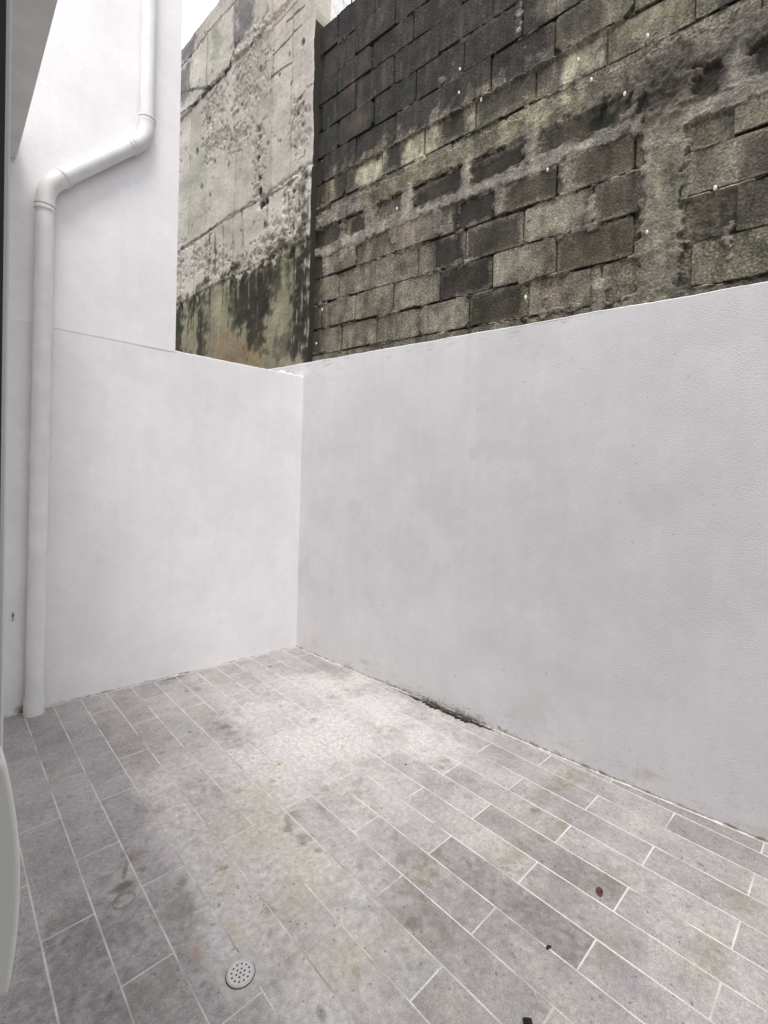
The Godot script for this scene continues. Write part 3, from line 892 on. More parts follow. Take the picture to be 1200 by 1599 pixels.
	# its edge towards the blocks crumbles
	for y in f.h:
		var cr := (f.edge[y * f.w + 30] - 128) * 0.00003
		for x in range(f.w - 2, f.w): f.z[y * f.w + x] = minf(f.z[y * f.w + x], 0.03) - (x - (f.w - 3)) * 0.004 + cr
	var look := stained(surface(M.fine_gray, M.rough_relief, 0.16, 0.95, 0.8), m.bake(1.14))
	var root := thing("concrete_wall", "tall pale board-marked concrete retaining wall with gravel patches and black algae", "wall", frame_of(CORNER + Vector3(0.0698, 0, -0.0055), ALONG))
	var s := Shape.new()
	s.second = func(p: Vector3) -> Vector2: return m.uv(p.x, p.y)
	s.first = func(p: Vector3) -> Vector2: return Vector2(p.x - p.z, -p.y)
	sheet(s, f.w, f.h, func(c: int, r: int) -> Vector3: return Vector3(f.a0 + c * f.res, f.b0 + r * f.res, f.z[r * f.w + c] - 0.02))
	part("cast_face", s.done(), look, root)
	var core := Shape.new()
	core.second = func(p: Vector3) -> Vector2: return m.uv(minf(p.x + p.z * 0.2, 0.0) if p.x < -0.1 else 0.04 + p.z * 0.1, p.y)
	core.first = s.first
	sheet(core, 2, f.h, func(c: int, r: int) -> Vector3: return Vector3(f.a0 + (f.w - 1) * f.res, f.b0 + r * f.res, (f.z[r * f.w + f.w - 1] - 0.02) if c == 0 else -0.4))
	sheet(core, f.w, 2, func(c: int, r: int) -> Vector3: return Vector3(f.a0 + c * f.res, f.b0 + (f.h - 1) * f.res, (f.z[(f.h - 1) * f.w + c] - 0.02) if r == 0 else -0.4))
	core.quad(Vector3(-0.08, 1.6, -0.4), Vector3(-3.6, 1.6, -0.4), Vector3(-3.6, 6.88, -0.4), Vector3(-0.08, 6.88, -0.4))
	core.quad(Vector3(-3.6, 1.6, -0.4), Vector3(-3.6, 1.6, -0.02), Vector3(-3.6, 6.88, -0.02), Vector3(-3.6, 6.88, -0.4))
	part("wall_body", core.done(), look, root)
	var rest := Shape.new()
	rest.second = func(p: Vector3) -> Vector2: return m.uv(-3.5 + fposmod(p.x + p.z, 2.0), p.y)
	bevel_box(rest, Vector3(-7.0, -0.12, -0.4), Vector3(-3.602, 6.88, -0.012), 0.004)
	part("far_face", rest.done(), look, root)
	var foot := Shape.new()
	foot.second = s.second
	bevel_box(foot, Vector3(-3.6, -0.12, -0.4), Vector3(-0.63, 1.61, -0.03), 0.004)
	part("wall_foot", foot.done(), look, root)

# ---------------------------------------------------------------- the old block wall
const COURSES := [2.41, 2.64, 2.865, 3.095, 3.325, 3.555, 3.765, 3.965, 4.17, 4.405, 4.64, 4.88, 5.095, 5.325, 5.57]
const OFFSETS := [0.305, 0.305, 0.02, 0.235, 0.02, 0.25, 0.1, 0.3, 0.42, 0.19, 0.39, 0.17, 0.37, 0.15]
const FALL := -0.04

func block_wall() -> void:
	var root := thing("block_wall", "old blackened concrete block wall with rough mortar joints behind the white wall", "wall", frame_of(CORNER + Vector3(0.1595, 0, -0.0126), ALONG))
	var q := RandomNumberGenerator.new()
	q.seed = 61
	# mortar: sunk in the joints, smeared over the blocks where the mason left it
	var f := Field.new()
	f.setup(-0.2, 4.7, 2.3, 5.62, 0.008)
	f.edge = noise(f.w, f.h, 11.0, 601, 5)
	f.lump = noise(f.w, f.h, 13.0, 602, 5)
	var chunk := noise(f.w, f.h, 5.0, 603, 2, 1.0, 1.0, FastNoiseLite.TYPE_CELLULAR)
	for k in f.w * f.h: f.lump[k] = clampi(int(f.lump[k] * 0.55 + chunk[k] * 0.45), 0, 255)
	for k in f.w * f.h: f.z[k] = -0.02 + (f.lump[k] - 128) * 0.00008
	var m := Map.new()
	m.setup(-0.2, 4.75, 2.2, 5.7, 0.0055)
	m.edge = noise(m.w, m.h, 20.0, 611, 5)
	var tone := noise(m.w, m.h, 80.0, 612, 4)
	var drip := noise(m.w, m.h, 10.0, 613, 4, 1.0, 7.0)
	var blot := noise(m.w, m.h, 26.0, 614, 5)
	var spk := noise(m.w, m.h, 3.0, 615, 2)
	var wide := noise(m.w, m.h, 34.0, 616, 5, 1.0, 3.0)
	var low := rgb(147, 140, 125)
	var darkc := rgb(66, 62, 59)
	var mort := rgb(158, 150, 138)
	for y in m.h:
		var yy := m.b1 - y * m.res
		for x in m.w:
			var k := y * m.w + x
			var xx := m.a0 + x * m.res
			var lev := yy - FALL * xx
			var up := clampf((lev - 4.15 + (blot[k] - 128) * 0.0012) / 0.1, 0.0, 1.0)
			up *= clampf(1.0 - (xx - 1.9 + (tone[k] - 128) * 0.003) / 0.5, 0.25, 1.0)
			var d := clampf((blot[k] * 0.5 + drip[k] * 0.5 - 118) / 45.0, 0.0, 1.0)
			var t := 1.0 + (spk[k] - 128) * 0.0018 + (drip[k] - 128) * 0.0008 + (tone[k] - 128) * 0.0012 + (blot[k] - 128) * 0.0012
			var c := low.lerp(darkc, maxf(up, d * 0.3))
			m.r[k] = c.r * t; m.g[k] = c.g * t; m.b[k] = c.b * t
	# block by block: black, damp, pale or olive as each has weathered (levelled coordinates)
	var kinds := [rgb(58, 53, 47), rgb(84, 77, 66), rgb(157, 150, 134), rgb(202, 196, 170), rgb(118, 113, 92), rgb(150, 141, 130), rgb(40, 46, 34), rgb(132, 124, 112)]
	for s in [[1.56, 1.98, 2.64, 2.86, 0, .75], [1.14, 1.56, 2.64, 2.86, 2, .5], [1.98, 2.38, 2.64, 2.86, 2, .5], [1.31, 1.74, 2.87, 3.09, 0, .85], [1.75, 2.17, 2.87, 3.09, 2, .85], [2.18, 2.6, 2.87, 3.09, 1, .8], [2.83, 3.5, 2.87, 3.09, 1, .7], [2.93, 2.98, 2.9, 3.06, 2, .6],
			[1.25, 1.52, 3.1, 3.32, 0, .9], [1.1, 1.24, 3.1, 3.32, 2, .6], [1.53, 1.93, 3.1, 3.32, 0, .75], [1.94, 2.35, 3.1, 3.32, 2, .95], [2.0, 2.2, 3.12, 3.3, 3, .35], [2.4, 2.61, 3.1, 3.32, 1, .8], [2.83, 3.02, 3.1, 3.32, 7, .6], [3.03, 3.6, 3.1, 3.32, 1, .7],
			[1.4, 1.76, 3.33, 3.55, 0, .95], [1.79, 2.2, 3.33, 3.55, 1, .9], [2.25, 2.63, 3.33, 3.55, 1, .8], [0.9, 1.25, 3.33, 3.55, 2, .7], [2.83, 3.5, 3.33, 3.45, 4, .5],
			[-0.1, 0.25, 3.56, 3.76, 1, .8], [0.2, 0.4, 3.56, 3.76, 4, .5], [0.35, 0.56, 3.56, 3.76, 0, .9], [0.68, 0.96, 3.56, 3.76, 7, .7], [1.05, 1.5, 3.56, 3.76, 0, .8], [1.5, 2.05, 3.56, 3.76, 0, .85], [2.05, 2.5, 3.56, 3.76, 1, .8], [2.3, 2.5, 3.6, 3.76, 6, .8], [2.5, 3.5, 3.56, 3.76, 0, .7],
			[0.15, 0.42, 3.97, 4.16, 0, .6], [0.42, 0.76, 3.96, 4.15, 3, .85], [0.76, 0.92, 3.98, 4.17, 0, .8], [0.93, 1.27, 3.94, 4.16, 3, .95], [1.28, 1.5, 3.98, 4.17, 0, .8], [1.5, 1.6, 3.95, 4.1, 3, .5], [1.6, 2.1, 4.0, 4.17, 0, .5], [1.6, 2.1, 3.94, 4.04, 4, .6], [2.14, 2.4, 3.96, 4.17, 3, .85], [2.4, 2.9, 4.0, 4.4, 4, .6], [2.45, 2.75, 4.0, 4.2, 2, .6], [2.9, 3.6, 3.95, 4.5, 0, .8],
			[2.05, 2.4, 4.18, 4.4, 1, .6], [2.1, 2.2, 4.2, 4.35, 7, .4], [2.4, 2.9, 4.4, 4.6, 0, .6], [2.55, 2.7, 4.3, 4.45, 2, .6]]:
		var at: float = FALL * (s[0] + s[1]) / 2.0
		m.box(s[0], s[1], s[2] + at, s[3] + at, kinds[s[4]], s[5], 0.035, 0.035)
	for s in [[2.1, 4.2, .06, .05], [0.3, 4.85, .16, .1], [0.45, 4.5, .2, .1], [2.65, 4.35, .05, .04]]: m.blob(s[0], s[1], s[2], s[3], rgb(120, 92, 78), 0.45, 1.0, 0.7)
	for s in [[1.0, 4.5, .16, .12], [0.65, 4.4, .12, .14], [0.05, 4.6, .12, .4], [2.45, 3.62, .14, .07]]: m.blob(s[0], s[1], s[2], s[3], rgb(44, 52, 42), 0.6, 1.0, 0.7)
	m.box(-0.2, 0.06, 2.6, 5.6, rgb(58, 54, 42), 0.7, 0.07, 0.06)
	# beads in the bed joints, thicker here and there
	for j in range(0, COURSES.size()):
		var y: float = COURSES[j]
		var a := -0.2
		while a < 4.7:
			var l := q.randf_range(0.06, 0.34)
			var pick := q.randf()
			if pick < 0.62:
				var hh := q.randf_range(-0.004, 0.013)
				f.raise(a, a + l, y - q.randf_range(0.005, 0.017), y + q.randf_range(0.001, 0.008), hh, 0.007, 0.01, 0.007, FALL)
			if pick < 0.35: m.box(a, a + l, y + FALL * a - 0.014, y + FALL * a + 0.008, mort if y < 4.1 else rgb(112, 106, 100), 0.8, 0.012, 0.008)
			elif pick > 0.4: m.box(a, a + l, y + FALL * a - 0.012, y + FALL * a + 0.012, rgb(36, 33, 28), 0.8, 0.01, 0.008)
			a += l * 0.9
	# the ridge under the black courses
	f.raise(0.15, 2.5, 4.148, 4.18, 0.02, 0.014, 0.012, 0.014, FALL)
	for j in 60:
		var a := q.randf_range(0.2, 2.4)
		m.blob(a, 4.168 + FALL * a, 0.04, 0.01, rgb(140, 132, 122), q.randf_range(0.4, 0.9), 0.9, 0.6)
	# the broad band of coarse mortar, and the dripping bed below it
	f.raise(-0.1, 3.0, 3.76, 3.92, 0.009, 0.008, 0.04, 0.014, FALL)
	m_band(m, -0.1, 0.5, 3.77, 3.92, rgb(158, 148, 138), 0.75, 0.04)
	m_band(m, 0.5, 2.4, 3.77, 3.92, rgb(136, 130, 106), 0.7, 0.05)
	m_band(m, 2.3, 3.4, 3.7, 3.9, rgb(108, 100, 90), 0.7, 0.06)
	m_band(m, 1.9, 2.3, 3.84, 3.96, rgb(168, 164, 138), 0.5, 0.05)
	f.raise(2.5, 3.6, 3.72, 3.86, 0.012, 0.014, 0.05, 0.015, FALL)
	# trowelled blobs: along the bed, up and down the head joints
	var chain := func(pts: Array, wide: float, high: float, col: Color, strength: float) -> void:
		for j in pts.size() - 1:
			var p: Vector2 = pts[j]
			var e: Vector2 = pts[j + 1]
			var steps := maxi(1, int(p.distance_to(e) / 0.022))
			for k in steps:
				var c := p.lerp(e, k / float(steps)) + Vector2(q.randf_range(-0.012, 0.012), q.randf_range(-0.01, 0.01))
				var hw := wide * q.randf_range(0.3, 0.75)
				var hh := wide * q.randf_range(0.25, 0.6)
				f.raise(c.x - hw, c.x + hw, c.y - hh, c.y + hh, high * q.randf_range(0.4, 1.4), 0.006, 0.016, 0.008)
				m.blob(c.x, c.y, hw * 1.15, hh * 1.15, col, strength * q.randf_range(0.5, 1.0), 1.1, 0.5)
	var bed := []
	for k in 30: bed.append(Vector2(-0.15 + k * 0.095, 3.562 + FALL * (-0.15 + k * 0.095) + q.randf_range(-0.012, 0.012)))
	chain.call(bed, 0.1, 0.009, rgb(176, 168, 156), 0.9)
	chain.call([Vector2(2.75, 3.42), Vector2(3.0, 3.4), Vector2(3.5, 3.38)], 0.1, 0.01, rgb(158, 150, 140), 0.9)
	chain.call([Vector2(2.6, 3.72), Vector2(2.8, 3.7), Vector2(3.4, 3.68)], 0.1, 0.013, rgb(134, 126, 115), 0.8)
	chain.call([Vector2(2.55, 3.72), Vector2(2.6, 3.62), Vector2(2.52, 3.46)], 0.06, 0.02, rgb(138, 130, 118), 0.8)
	for s in [[0.06, 3.36, 3.56, .05], [0.28, 3.38, 3.75, .05], [0.6, 3.56, 3.76, .09], [0.4, 3.4, 3.55, .045], [0.86, 3.36, 3.55, .06], [1.0, 3.56, 3.75, .09], [1.28, 3.3, 3.52, .06], [1.52, 3.5, 3.72, .08], [1.78, 3.28, 3.5, .07], [2.0, 3.48, 3.72, .075], [2.23, 3.24, 3.48, .075], [3.0, 3.42, 3.66, .1], [2.42, 2.5, 2.66, .07], [2.36, 2.96, 3.16, .05], [1.26, 4.15, 4.36, .025], [1.88, 4.36, 4.58, .03], [1.28, 4.38, 4.4, .05], [3.02, 2.6, 2.8, .03]]:
		chain.call([Vector2(s[0], s[2]), Vector2(s[0] + q.randf_range(-0.02, 0.02), (s[1] + s[2]) / 2.0), Vector2(s[0] + q.randf_range(-0.02, 0.02), s[1])], s[3] * 1.15, 0.006, rgb(172, 164, 152), 0.85)
	# thin washes of mortar wiped over joints and faces
	for j in 70:
		var k := q.randi_range(0, 13)
		var a := q.randf_range(-0.1, 4.4)
		var y: float = COURSES[k] + FALL * a
		var pale := rgb(150, 143, 131) if k < 8 else rgb(98, 93, 88)
		chain.call([Vector2(a, y), Vector2(a + q.randf_range(0.05, 0.25), y + q.randf_range(-0.015, 0.01))], q.randf_range(0.02, 0.05), 0.004, pale, 0.7)
		if q.randf() < 0.5: chain.call([Vector2(a, y), Vector2(a + q.randf_range(-0.02, 0.02), y + q.randf_range(0.06, 0.2))], q.randf_range(0.015, 0.035), 0.003, pale, 0.6)
	# the poured strip that patches the wall on the right
	f.raise(2.61, 2.82, 2.42, 3.5, 0.011, 0.006, 0.04, 0.012, 0.0)
	f.raise(2.5, 2.85, 2.4, 2.56, 0.014, 0.014, 0.04, 0.03, 0.0)
	f.raise(2.6, 2.86, 3.4, 3.8, 0.014, 0.022, 0.05, 0.03, 0.0)
	m.box(2.615, 2.815, 2.42, 3.5, rgb(150, 145, 129), 0.9, 0.04, 0.02)
	m.box(2.6, 2.86, 3.4, 3.8, rgb(98, 90, 80), 0.7, 0.06, 0.04)
	m.box(2.63, 2.8, 2.8, 3.3, rgb(138, 133, 110), 0.3, 0.06, 0.05)
	for k in m.w * m.h:
		var t := 1.0 + (spk[k] - 128) * 0.002 + (wide[k] - 128) * 0.0022 + (drip[k] - 128) * 0.0007 + (m.edge[k] - 128) * 0.0016
		m.r[k] *= t; m.g[k] *= t; m.b[k] *= t
	# splashes of pale runs
	for j in 200:
		var a := q.randf_range(-0.1, 4.5)
		var y := q.randf_range(2.5, 5.5)
		m.box(a, a + q.randf_range(0.006, 0.03), y - q.randf_range(0.05, 0.3), y, [rgb(112, 106, 96), rgb(50, 47, 44), rgb(150, 146, 122)][q.randi() % 3], q.randf_range(0.15, 0.5), 0.012, 0.015)
	for j in 700: m.blob(q.randf_range(-0.1, 4.5), q.randf_range(2.4, 5.5), q.randf_range(0.004, 0.014), q.randf_range(0.003, 0.01), rgb(176, 168, 156) if q.randf() < 0.45 else rgb(38, 35, 32), q.randf_range(0.25, 0.7), 0.9, 0.6)
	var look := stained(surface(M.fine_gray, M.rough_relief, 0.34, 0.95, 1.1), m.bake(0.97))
	var uv2 := func(p: Vector3) -> Vector2: return m.uv(p.x, p.y)
	var uv1 := func(p: Vector3) -> Vector2: return Vector2(p.x - p.z, -p.y)
	var s := Shape.new()
	s.second = uv2
	s.first = uv1
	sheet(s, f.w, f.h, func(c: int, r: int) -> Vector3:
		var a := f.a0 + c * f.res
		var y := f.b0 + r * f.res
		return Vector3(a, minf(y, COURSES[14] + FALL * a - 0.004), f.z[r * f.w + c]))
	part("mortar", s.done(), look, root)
	# the blocks
	var place := func(a: float, b: float, h: float) -> Vector3: return Vector3(a, b, h)
	for j in COURSES.size() - 1:
		var a: float = OFFSETS[j] - 0.425 * (2 if OFFSETS[j] > 0.2 else 1)
		while a < 4.66:
			var b := a + 0.425 + q.randf_range(-0.012, 0.012)
			var l := maxf(a, -0.19) + 0.0028 + q.randf() * 0.004
			var r := minf(b, 4.69) - 0.0028 - q.randf() * 0.004
			a = b
			if r - l < 0.05: continue
			if l > 2.4 and r < 3.05 and j < 6 and l < 2.66: r = minf(r, 2.64)
			if r - l < 0.05: continue
			var y0: float = COURSES[j] + 0.004 + q.randf() * 0.004
			var y1: float = COURSES[j + 1] - 0.004 - q.randf() * 0.004
			var jt := func(x: float, y: float) -> Vector2: return Vector2(x + q.randf_range(-0.003, 0.003), y + FALL * x + q.randf_range(-0.0045, 0.0045))
			var c := 0.004 + q.randf() * 0.012 + (q.randf() * 0.04 if q.randf() < 0.15 else 0.0)
			var c2 := 0.004 + q.randf() * 0.016 + (q.randf() * 0.04 if q.randf() < 0.2 else 0.0)
			var poly := PackedVector2Array([jt.call(l + c, y0), jt.call((l + r) / 2.0, y0 - 0.001), jt.call(r - c, y0), jt.call(r, y0 + c), jt.call(r, y1 - c2), jt.call(r - c2, y1), jt.call((l + r) / 2.0, y1 + 0.001), jt.call(l + c2, y1), jt.call(l, y1 - c2), jt.call(l, y0 + c)])
			var st := Shape.new()
			st.second = uv2
			st.first = uv1
			var tint := q.randf_range(0.84, 1.12)
			st.tint = Color(tint, tint * q.randf_range(0.97, 1.01), tint * q.randf_range(0.92, 1.0))
			var deep := q.randf_range(-0.009, 0.006)
			if j == 5: deep -= 0.014                      # this course lies back
			if j >= 8: deep += 0.006
			prism(st, poly, -0.09, deep, 0.003, place, Vector2(q.randf_range(-0.012, 0.012), q.randf_range(-0.02, 0.02)))
			part("block", st.done(), look, root)
	# body of the wall behind the faces
	var body := Shape.new()
	body.second = uv2
	body.quad(Vector3(-0.2, -0.12, -0.4), Vector3(-0.2, -0.12, -0.03), Vector3(-0.2, 5.56, -0.03), Vector3(-0.2, 5.56, -0.4))
	body.quad(Vector3(4.7, -0.12, -0.03), Vector3(4.7, -0.12, -0.4), Vector3(4.7, 5.36, -0.4), Vector3(4.7, 5.36, -0.03))
	body.quad(Vector3(4.7, -0.12, -0.4), Vector3(-0.2, -0.12, -0.4), Vector3(-0.2, 5.56, -0.4), Vector3(4.7, 5.36, -0.4))
	body.quad(Vector3(-0.2, 5.56, -0.03), Vector3(4.7, 5.364, -0.03), Vector3(4.7, 5.364, -0.4), Vector3(-0.2, 5.56, -0.4))
	part("wall_body", body.done(), look, root)
	# small white oval flecks stuck to the blocks
	var white := StandardMaterial3D.new()
	white.albedo_color = Color(0.9, 0.9, 0.86)
	white.roughness = 0.6
	for p in [[1.44, 4.38], [1.44, 4.22], [1.62, 4.08], [0.9, 3.62], [2.1, 3.42], [2.52, 3.65], [2.62, 3.9], [2.98, 3.98], [2.66, 2.86], [2.95, 2.98], [1.99, 2.68], [0.05, 3.03], [-0.02, 2.74], [2.34, 3.82], [2.26, 3.98]]:
		var w := Shape.new()
		var tall := q.randf_range(0.012, 0.017)
		lumpy(w, Vector3(p[0], p[1], f.get_at(p[0], p[1]) * 0.0 + maxf(0.006, f.get_at(p[0], p[1])) + 0.004), Vector3(0.0075, tall, 0.007), int(p[0] * 100.0), 7, 8)
		part("white_fleck", w.done(), white, root)
	# a stub of pale rendered pier and a rusty bracket on top, against the sky
	var pier := thing("rendered_pier", "pale rendered pier standing on the end of the block wall", "pier", frame_of(CORNER + Vector3(0.1595, 0, -0.0126), ALONG))
	var ps := Shape.new()
	ps.first = uv1
	sheet(ps, 12, 30, func(c: int, r: int) -> Vector3:
		return Vector3(lerpf(-0.2, 0.085, c / 11.0) + 0.01 * sin(r * 1.7 + c), lerpf(5.562 - 0.04 * lerpf(-0.2, 0.085, c / 11.0), 6.9, r / 29.0), -0.1 + 0.006 * sin(r * 2.3 + c * 1.9)))
	sheet(ps, 2, 30, func(c: int, r: int) -> Vector3: return Vector3(0.085 + 0.01 * sin(r * 1.7 + 11), lerpf(5.558, 6.9, r / 29.0), -0.1 - 0.28 * c))
	ps.quad(Vector3(-0.2, 5.56, -0.38), Vector3(-0.2, 5.56, -0.1), Vector3(-0.2, 6.9, -0.1), Vector3(-0.2, 6.9, -0.38))
	ps.quad(Vector3(0.085, 5.56, -0.38), Vector3(-0.2, 5.56, -0.38), Vector3(-0.2, 6.9, -0.38), Vector3(0.085, 6.9, -0.38))
	ps.quad(Vector3(-0.2, 6.9, -0.1), Vector3(0.085, 6.9, -0.1), Vector3(0.085, 6.9, -0.38), Vector3(-0.2, 6.9, -0.38))
	part("pier_face", ps.done(), M.render, pier)
	var post := thing("metal_bracket", "small dark metal bracket with a thin rod on top of the block wall", "bracket", frame_of(CORNER + Vector3(0.1595, 0, -0.0126), ALONG))
	var pl := Shape.new()
	bevel_box(pl, Vector3(0.115, 5.552, -0.14), Vector3(0.16, 5.7, -0.1), 0.004)
	part("plate", pl.done(), M.dark, post)
	var rod := Shape.new()
	tube(rod, PackedVector3Array([Vector3(0.175, 5.54, -0.12), Vector3(0.176, 6.4, -0.12)]), PackedFloat32Array([0.006, 0.006]), 8)
	part("rod", rod.done(), M.dark, post)

func m_band(m: Map, x0: float, x1: float, y0: float, y1: float, col: Color, strength: float, fray: float) -> void:
	var a := x0
	while a < x1:
		m.box(a, minf(a + 0.1, x1), y0 + FALL * a, y1 + FALL * a, col, strength, fray, 0.02)
		a += 0.07

# ---------------------------------------------------------------- the downpipe
func downpipe() -> void:
	var fr := frame_of(LEFT_AT, LEFT_ALONG)
	var d := thing("downpipe", "white plastic downpipe bent across the house flank and running down to the tiles", "downpipe", fr)
	var z := 0.054
	var low := Vector3(0.156, 0, z)
	var r := 0.047
	var k1 := Vector3(0.170, 3.225, z)                    # lower bend
	var k2 := Vector3(0.725, 3.79, z - 0.004)             # upper bend
	var bend := func(p: Vector3, q: Vector3, w: Vector3, size: float) -> PackedVector3Array:
		var a := q + (p - q).normalized() * size
		var b := q + (w - q).normalized() * size
		var out := PackedVector3Array()
		for k in 13:
			var t := k / 12.0
			out.append(a.lerp(q, t).lerp(q.lerp(b, t), t))
		return out
	var run := func(called: String, path: PackedVector3Array, rad: float) -> void:
		var s := Shape.new()
		var rr := PackedFloat32Array()
		rr.resize(path.size())
		rr.fill(rad)
		tube(s, path, rr, 36)
		part(called, s.done(), M.pipe, d)
	var foot := Vector3(0.150, 0.0, z)
	var top := Vector3(0.725, 6.7, z - 0.004)
	run.call("lower_pipe", PackedVector3Array([foot + Vector3(0, 0.05, 0), k1 + Vector3(0, -0.09, 0)]), r)
	run.call("cross_pipe", PackedVector3Array([k1 + (k2 - k1).normalized() * 0.09, k2 + (k1 - k2).normalized() * 0.09]), r)
	run.call("upper_pipe", PackedVector3Array([k2 + Vector3(0, 0.09, 0), top]), r)
	for e in [[foot, k1, k2], [k1, k2, top]]:
		var s := Shape.new()
		var path: PackedVector3Array = bend.call(e[0], e[1], e[2], 0.085)
		var full := PackedVector3Array()
		var rad := PackedFloat32Array()
		var d0 := (path[0] - path[1]).normalized()
		var d1 := (path[12] - path[11]).normalized()
		for st in [[0.060, r + 0.001], [0.058, r + 0.008], [0.046, r + 0.0095], [0.041, r + 0.008], [0.0405, r + 0.001], [0.0325, r + 0.001], [0.032, r + 0.008], [0.020, r + 0.008], [0.016, r + 0.005]]:
			full.append(path[0] + d0 * st[0]); rad.append(st[1])
		for p in path: full.append(p); rad.append(r + 0.0035)
		for st in [[0.016, r + 0.005], [0.020, r + 0.008], [0.032, r + 0.008], [0.0325, r + 0.001], [0.0405, r + 0.001], [0.041, r + 0.008], [0.046, r + 0.0095], [0.058, r + 0.008], [0.060, r + 0.001]]:
			full.append(path[12] + d1 * st[0]); rad.append(st[1])
		tube(s, full, rad, 36)
		part("elbow", s.done(), M.pipe, d)
	var sock := Shape.new()
	tube(sock, PackedVector3Array([foot, foot + Vector3(0, 0.004, 0), foot + Vector3(0, 0.1, 0), foot + Vector3(0, 0.108, 0)]), PackedFloat32Array([r + 0.007, r + 0.008, r + 0.0075, r + 0.001]), 36)
	part("socket", sock.done(), M.pipe, d)
	var c0 := foot.lerp(k1, 0.475)
	var coup := Shape.new()
	tube(coup, PackedVector3Array([c0 + Vector3(0, -0.004, 0), c0, c0 + Vector3(0, 0.085, 0), c0 + Vector3(0, 0.09, 0)]), PackedFloat32Array([r + 0.0005, r + 0.003, r + 0.003, r + 0.0005]), 36)
	part("coupling", coup.done(), M.pipe, d)

# ---------------------------------------------------------------- the sliding door beside the camera
func sliding_door() -> void:
	var d := thing("sliding_door", "open glazed sliding door with pale aluminium frame at the left edge", "door")
	var jamb := Shape.new()
	bevel_box(jamb, Vector3(-0.06, 0.004, -1.515), Vector3(0.119, 3.195, -1.40), 0.004)
	part("jamb", jamb.done(), M.alu, d)
	var seal := Shape.new()
	bevel_box(seal, Vector3(-0.05, 0.03, -1.399), Vector3(0.1075, 3.17, -1.385), 0.002)
	part("seal", seal.done(), M.gasket, d)
	var stile := Shape.new()
	bevel_box(stile, Vector3(-0.045, 0.03, -0.66), Vector3(0.022, 3.17, -0.58), 0.003)
	part("stile", stile.done(), M.alu, d)
	var far := Shape.new()
	bevel_box(far, Vector3(-0.045, 0.03, -1.384), Vector3(0.022, 3.17, -1.31), 0.003)
	part("stile", far.done(), M.alu, d)
	var pane := Shape.new()
	bevel_box(pane, Vector3(-0.015, 0.1, -1.309), Vector3(-0.005, 3.10, -0.661), 0.001)
	part("pane", pane.done(), M.glass, d)
	for y in [[0.03, 0.098], [3.102, 3.17]]:
		var rail := Shape.new()
		bevel_box(rail, Vector3(-0.04, y[0], -1.309), Vector3(0.018, y[1], -0.661), 0.003)
		part("rail", rail.done(), M.alu, d)
	# the bowed pull handle
	var h := Shape.new()
	var y0 := 0.985
	var y1 := 1.226
	var ring := 14
	sheet(h, ring + 1, 40, func(c: int, r: int) -> Vector3:
		var t := r / 39.0
		var y := lerpf(y0, y1, t)
		var e := minf(minf(t, 1.0 - t) * 30.0, 1.0)
		var endk := sqrt(maxf(0.0, 1.0 - pow(1.0 - e, 2.0)))
		var bow := 0.0505 + 0.0125 * (1.0 - pow((t - 0.45) * 1.9, 2.0))
		var a := TAU * (c % ring) / ring
		var cx := signf(cos(a)) * pow(absf(cos(a)), 0.2)
		var cz := signf(sin(a)) * pow(absf(sin(a)), 0.2)
		var x0 := 0.018
		return Vector3(lerpf(x0, x0 + (bow - x0) * (0.86 + 0.14 * endk), (cx + 1.0) / 2.0), y, -0.585 - 0.022 * cz * (0.75 + 0.25 * endk)))
	for end in 2:
		var y: float = [y0, y1][end]
		var bow := 0.018 + 0.0335 * 0.86
		if end == 1: h.quad(Vector3(0.018, y, -0.565), Vector3(bow, y, -0.565), Vector3(bow, y, -0.605), Vector3(0.018, y, -0.605))
		else: h.quad(Vector3(0.018, y, -0.605), Vector3(bow, y, -0.605), Vector3(bow, y, -0.565), Vector3(0.018, y, -0.565))
	part("handle", h.done(), M.cream, d)

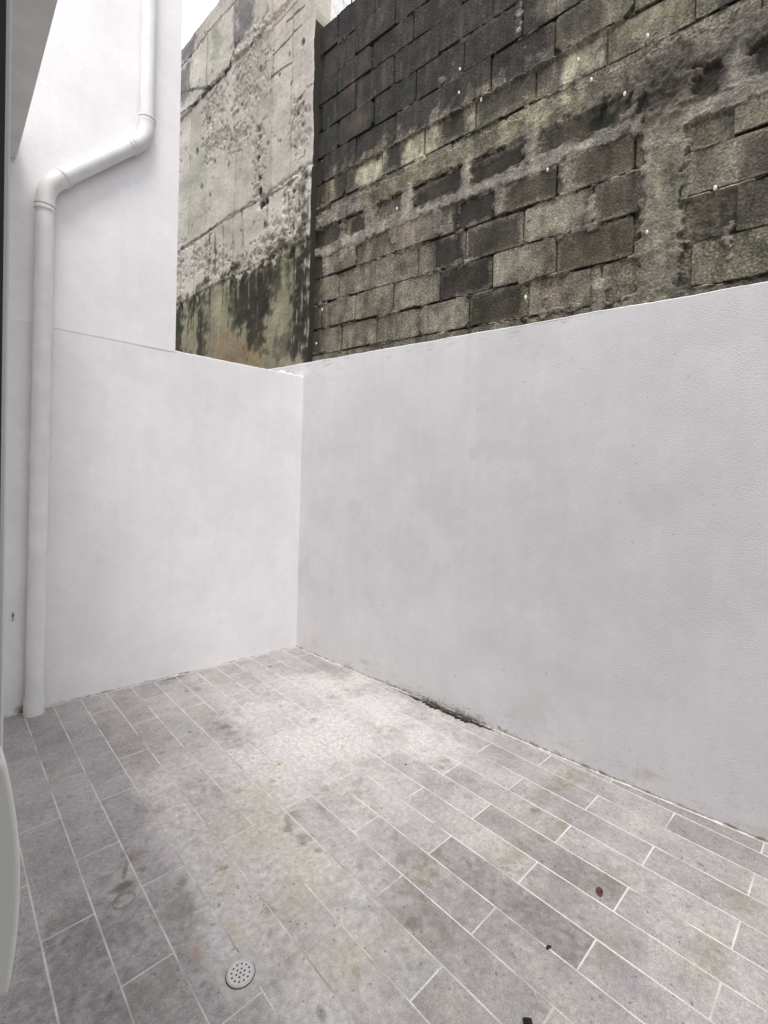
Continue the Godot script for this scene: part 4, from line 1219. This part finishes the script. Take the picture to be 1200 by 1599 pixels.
# ---------------------------------------------------------------- the drain
func drain() -> void:
	var at := Vector3(0.674, 0.0, -1.262)
	var d := thing("floor_drain", "round perforated metal floor drain set in a pale mortar patch", "drain", Transform3D(Basis.IDENTITY, at))
	var mortar := Shape.new()
	var poly := PackedVector2Array()
	for k in 28:
		var a := TAU * k / 28.0
		var rr := 0.066 / pow(pow(absf(cos(a)), 3.5) + pow(absf(sin(a)), 3.5), 1.0 / 3.5) * (1.0 + 0.025 * sin(k * 1.3) + 0.02 * sin(k * 3.1))
		poly.append(Vector2(rr * cos(a), rr * sin(a)))
	mortar.first = func(p: Vector3) -> Vector2: return Vector2(p.x, -p.z) * 3.0
	prism(mortar, poly, -0.002, 0.0012, 0.001, func(a: float, b: float, h: float) -> Vector3: return Vector3(a, h, -b))
	var pm := surface(gray_texture(256, 26.0, 71, 0.84, 1.0, 5), M.rough_relief, 0.08, 0.9, 1.0, Color(0.8, 0.79, 0.78))
	part("mortar_patch", mortar.done(), pm, d)
	var well_shade := Shape.new()  # flat dark disc, coloured as the shade below the holes and round the rim
	prism(well_shade, circle(0.0438, 40), 0.0008, 0.0019, 0.0002, func(a: float, b: float, h: float) -> Vector3: return Vector3(a, h, -b))
	part("well_shade", well_shade.done(), M.dark, d)
	var rim := Shape.new()
	sheet(rim, 49, 5, func(c: int, r: int) -> Vector3:
		var a := TAU * (c % 48) / 48.0
		var p: Vector2 = [Vector2(0.0415, 0.001), Vector2(0.0412, 0.0052), Vector2(0.0395, 0.006), Vector2(0.0378, 0.0055), Vector2(0.0375, 0.002)][r]
		return Vector3(p.x * cos(a), p.y, -p.x * sin(a)))
	part("rim", rim.done(), M.steel, d)
	var grate := CSGCombiner3D.new()
	grate.name = "grate"
	var disc := CSGCylinder3D.new()
	disc.radius = 0.0372
	disc.height = 0.0022
	disc.sides = 48
	disc.name = "disc"
	disc.material = M.steel
	grate.add_child(disc)
	for hole in [[0.0, 0.0], [0.0125, 1], [0.0125, 2], [0.0125, 3], [0.0125, 4], [0.0125, 5], [0.0125, 6]]:
		drill(grate, Vector2.ZERO if hole[0] == 0.0 else Vector2.from_angle(hole[1] * TAU / 6.0 + 0.2) * hole[0])
	for k in 12: drill(grate, Vector2.from_angle(k * TAU / 12.0 + 0.1) * 0.0265)
	grate.position.y = 0.0046
	d.add_child(grate)

func circle(r: float, k: int) -> PackedVector2Array:
	var out := PackedVector2Array()
	for j in k: out.append(Vector2.from_angle(TAU * j / k) * r)
	return out

func drill(into: CSGCombiner3D, p: Vector2) -> void:
	var c := CSGCylinder3D.new()
	c.operation = CSGShape3D.OPERATION_SUBTRACTION
	c.radius = 0.0031
	c.height = 0.02
	c.sides = 10
	c.material = M.steel
	c.position = Vector3(p.x, 0, p.y)
	c.name = "hole"
	into.add_child(c, true)

# ---------------------------------------------------------------- leaves and crumbs
func small_things() -> void:
	var brown := surface(gray_texture(128, 20.0, 81, 0.55, 1.0, 4), null, 0.0, 0.85, 8.0, Color(0.42, 0.29, 0.22))
	var leaf := thing("dead_leaf", "curled brown dead leaf on the tiles towards the right", "leaf", Transform3D(Basis(Vector3.UP, 0.5), Vector3(1.79, 0.001, -0.64)))
	var s := Shape.new()
	for side in [0.0, 0.0006]:
		sheet(s, 12, 7, func(c: int, r: int) -> Vector3:
			var t := c / 11.0 if side == 0.0 else 1.0 - c / 11.0
			var u := r / 6.0 * 2.0 - 1.0
			var w := 0.0115 * pow(sin(PI * clampf(t * 0.93 + 0.05, 0.0, 1.0)), 0.7)
			return Vector3((t - 0.5) * 0.036, 0.001 + 0.007 * u * u * sin(PI * t) + 0.006 * t * t + side, u * w))
	part("blade", s.done(), brown, leaf)
	var st := Shape.new()
	tube(st, PackedVector3Array([Vector3(0.016, 0.005, 0), Vector3(0.022, 0.005, 0.002), Vector3(0.028, 0.003, 0.004)]), PackedFloat32Array([0.0012, 0.001, 0.0008]), 6)
	part("stalk", st.done(), brown, leaf)
	var soil := surface(gray_texture(128, 12.0, 91, 0.4, 1.0, 4), null, 0.0, 0.95, 8.0, Color(0.2, 0.19, 0.17))
	var bits := [[1.45, -0.67, 0.008, "small dark crumb of soil in a tile joint near the front"], [1.815, -1.66, 0.005, "tiny dark crumb on the whitened middle tiles"]]
	for k in bits.size():
		var b: Array = bits[k]
		var o := Shape.new()
		lumpy(o, Vector3(0, b[2] * 0.45, 0), Vector3(b[2], b[2] * 0.5, b[2] * 0.7), 200 + k, 7, 9)
		lumpy(o, Vector3(b[2] * 0.9, b[2] * 0.3, b[2] * 0.4), Vector3(b[2] * 0.6, b[2] * 0.35, b[2] * 0.5), 220 + k, 6, 8)
		var node := part("soil_crumb", o.done(), soil, self)
		node.position = Vector3(b[0], 0.0005, b[1])
		tag(node, b[3], "crumb", "crumbs on the tiles")
	var scrap := Shape.new()
	bevel_box(scrap, Vector3(-0.007, 0.0, -0.012), Vector3(0.007, 0.009, 0.012), 0.001)
	bevel_box(scrap, Vector3(-0.004, 0.009, -0.008), Vector3(0.004, 0.013, 0.004), 0.001)
	var sc := part("plastic_scrap", scrap.done(), M.dark, self)
	sc.transform = Transform3D(Basis(Vector3.UP, 0.75), Vector3(1.205, 0.0008, -0.607))
	tag(sc, "small black plastic scrap on the tiles at the bottom edge", "scrap")
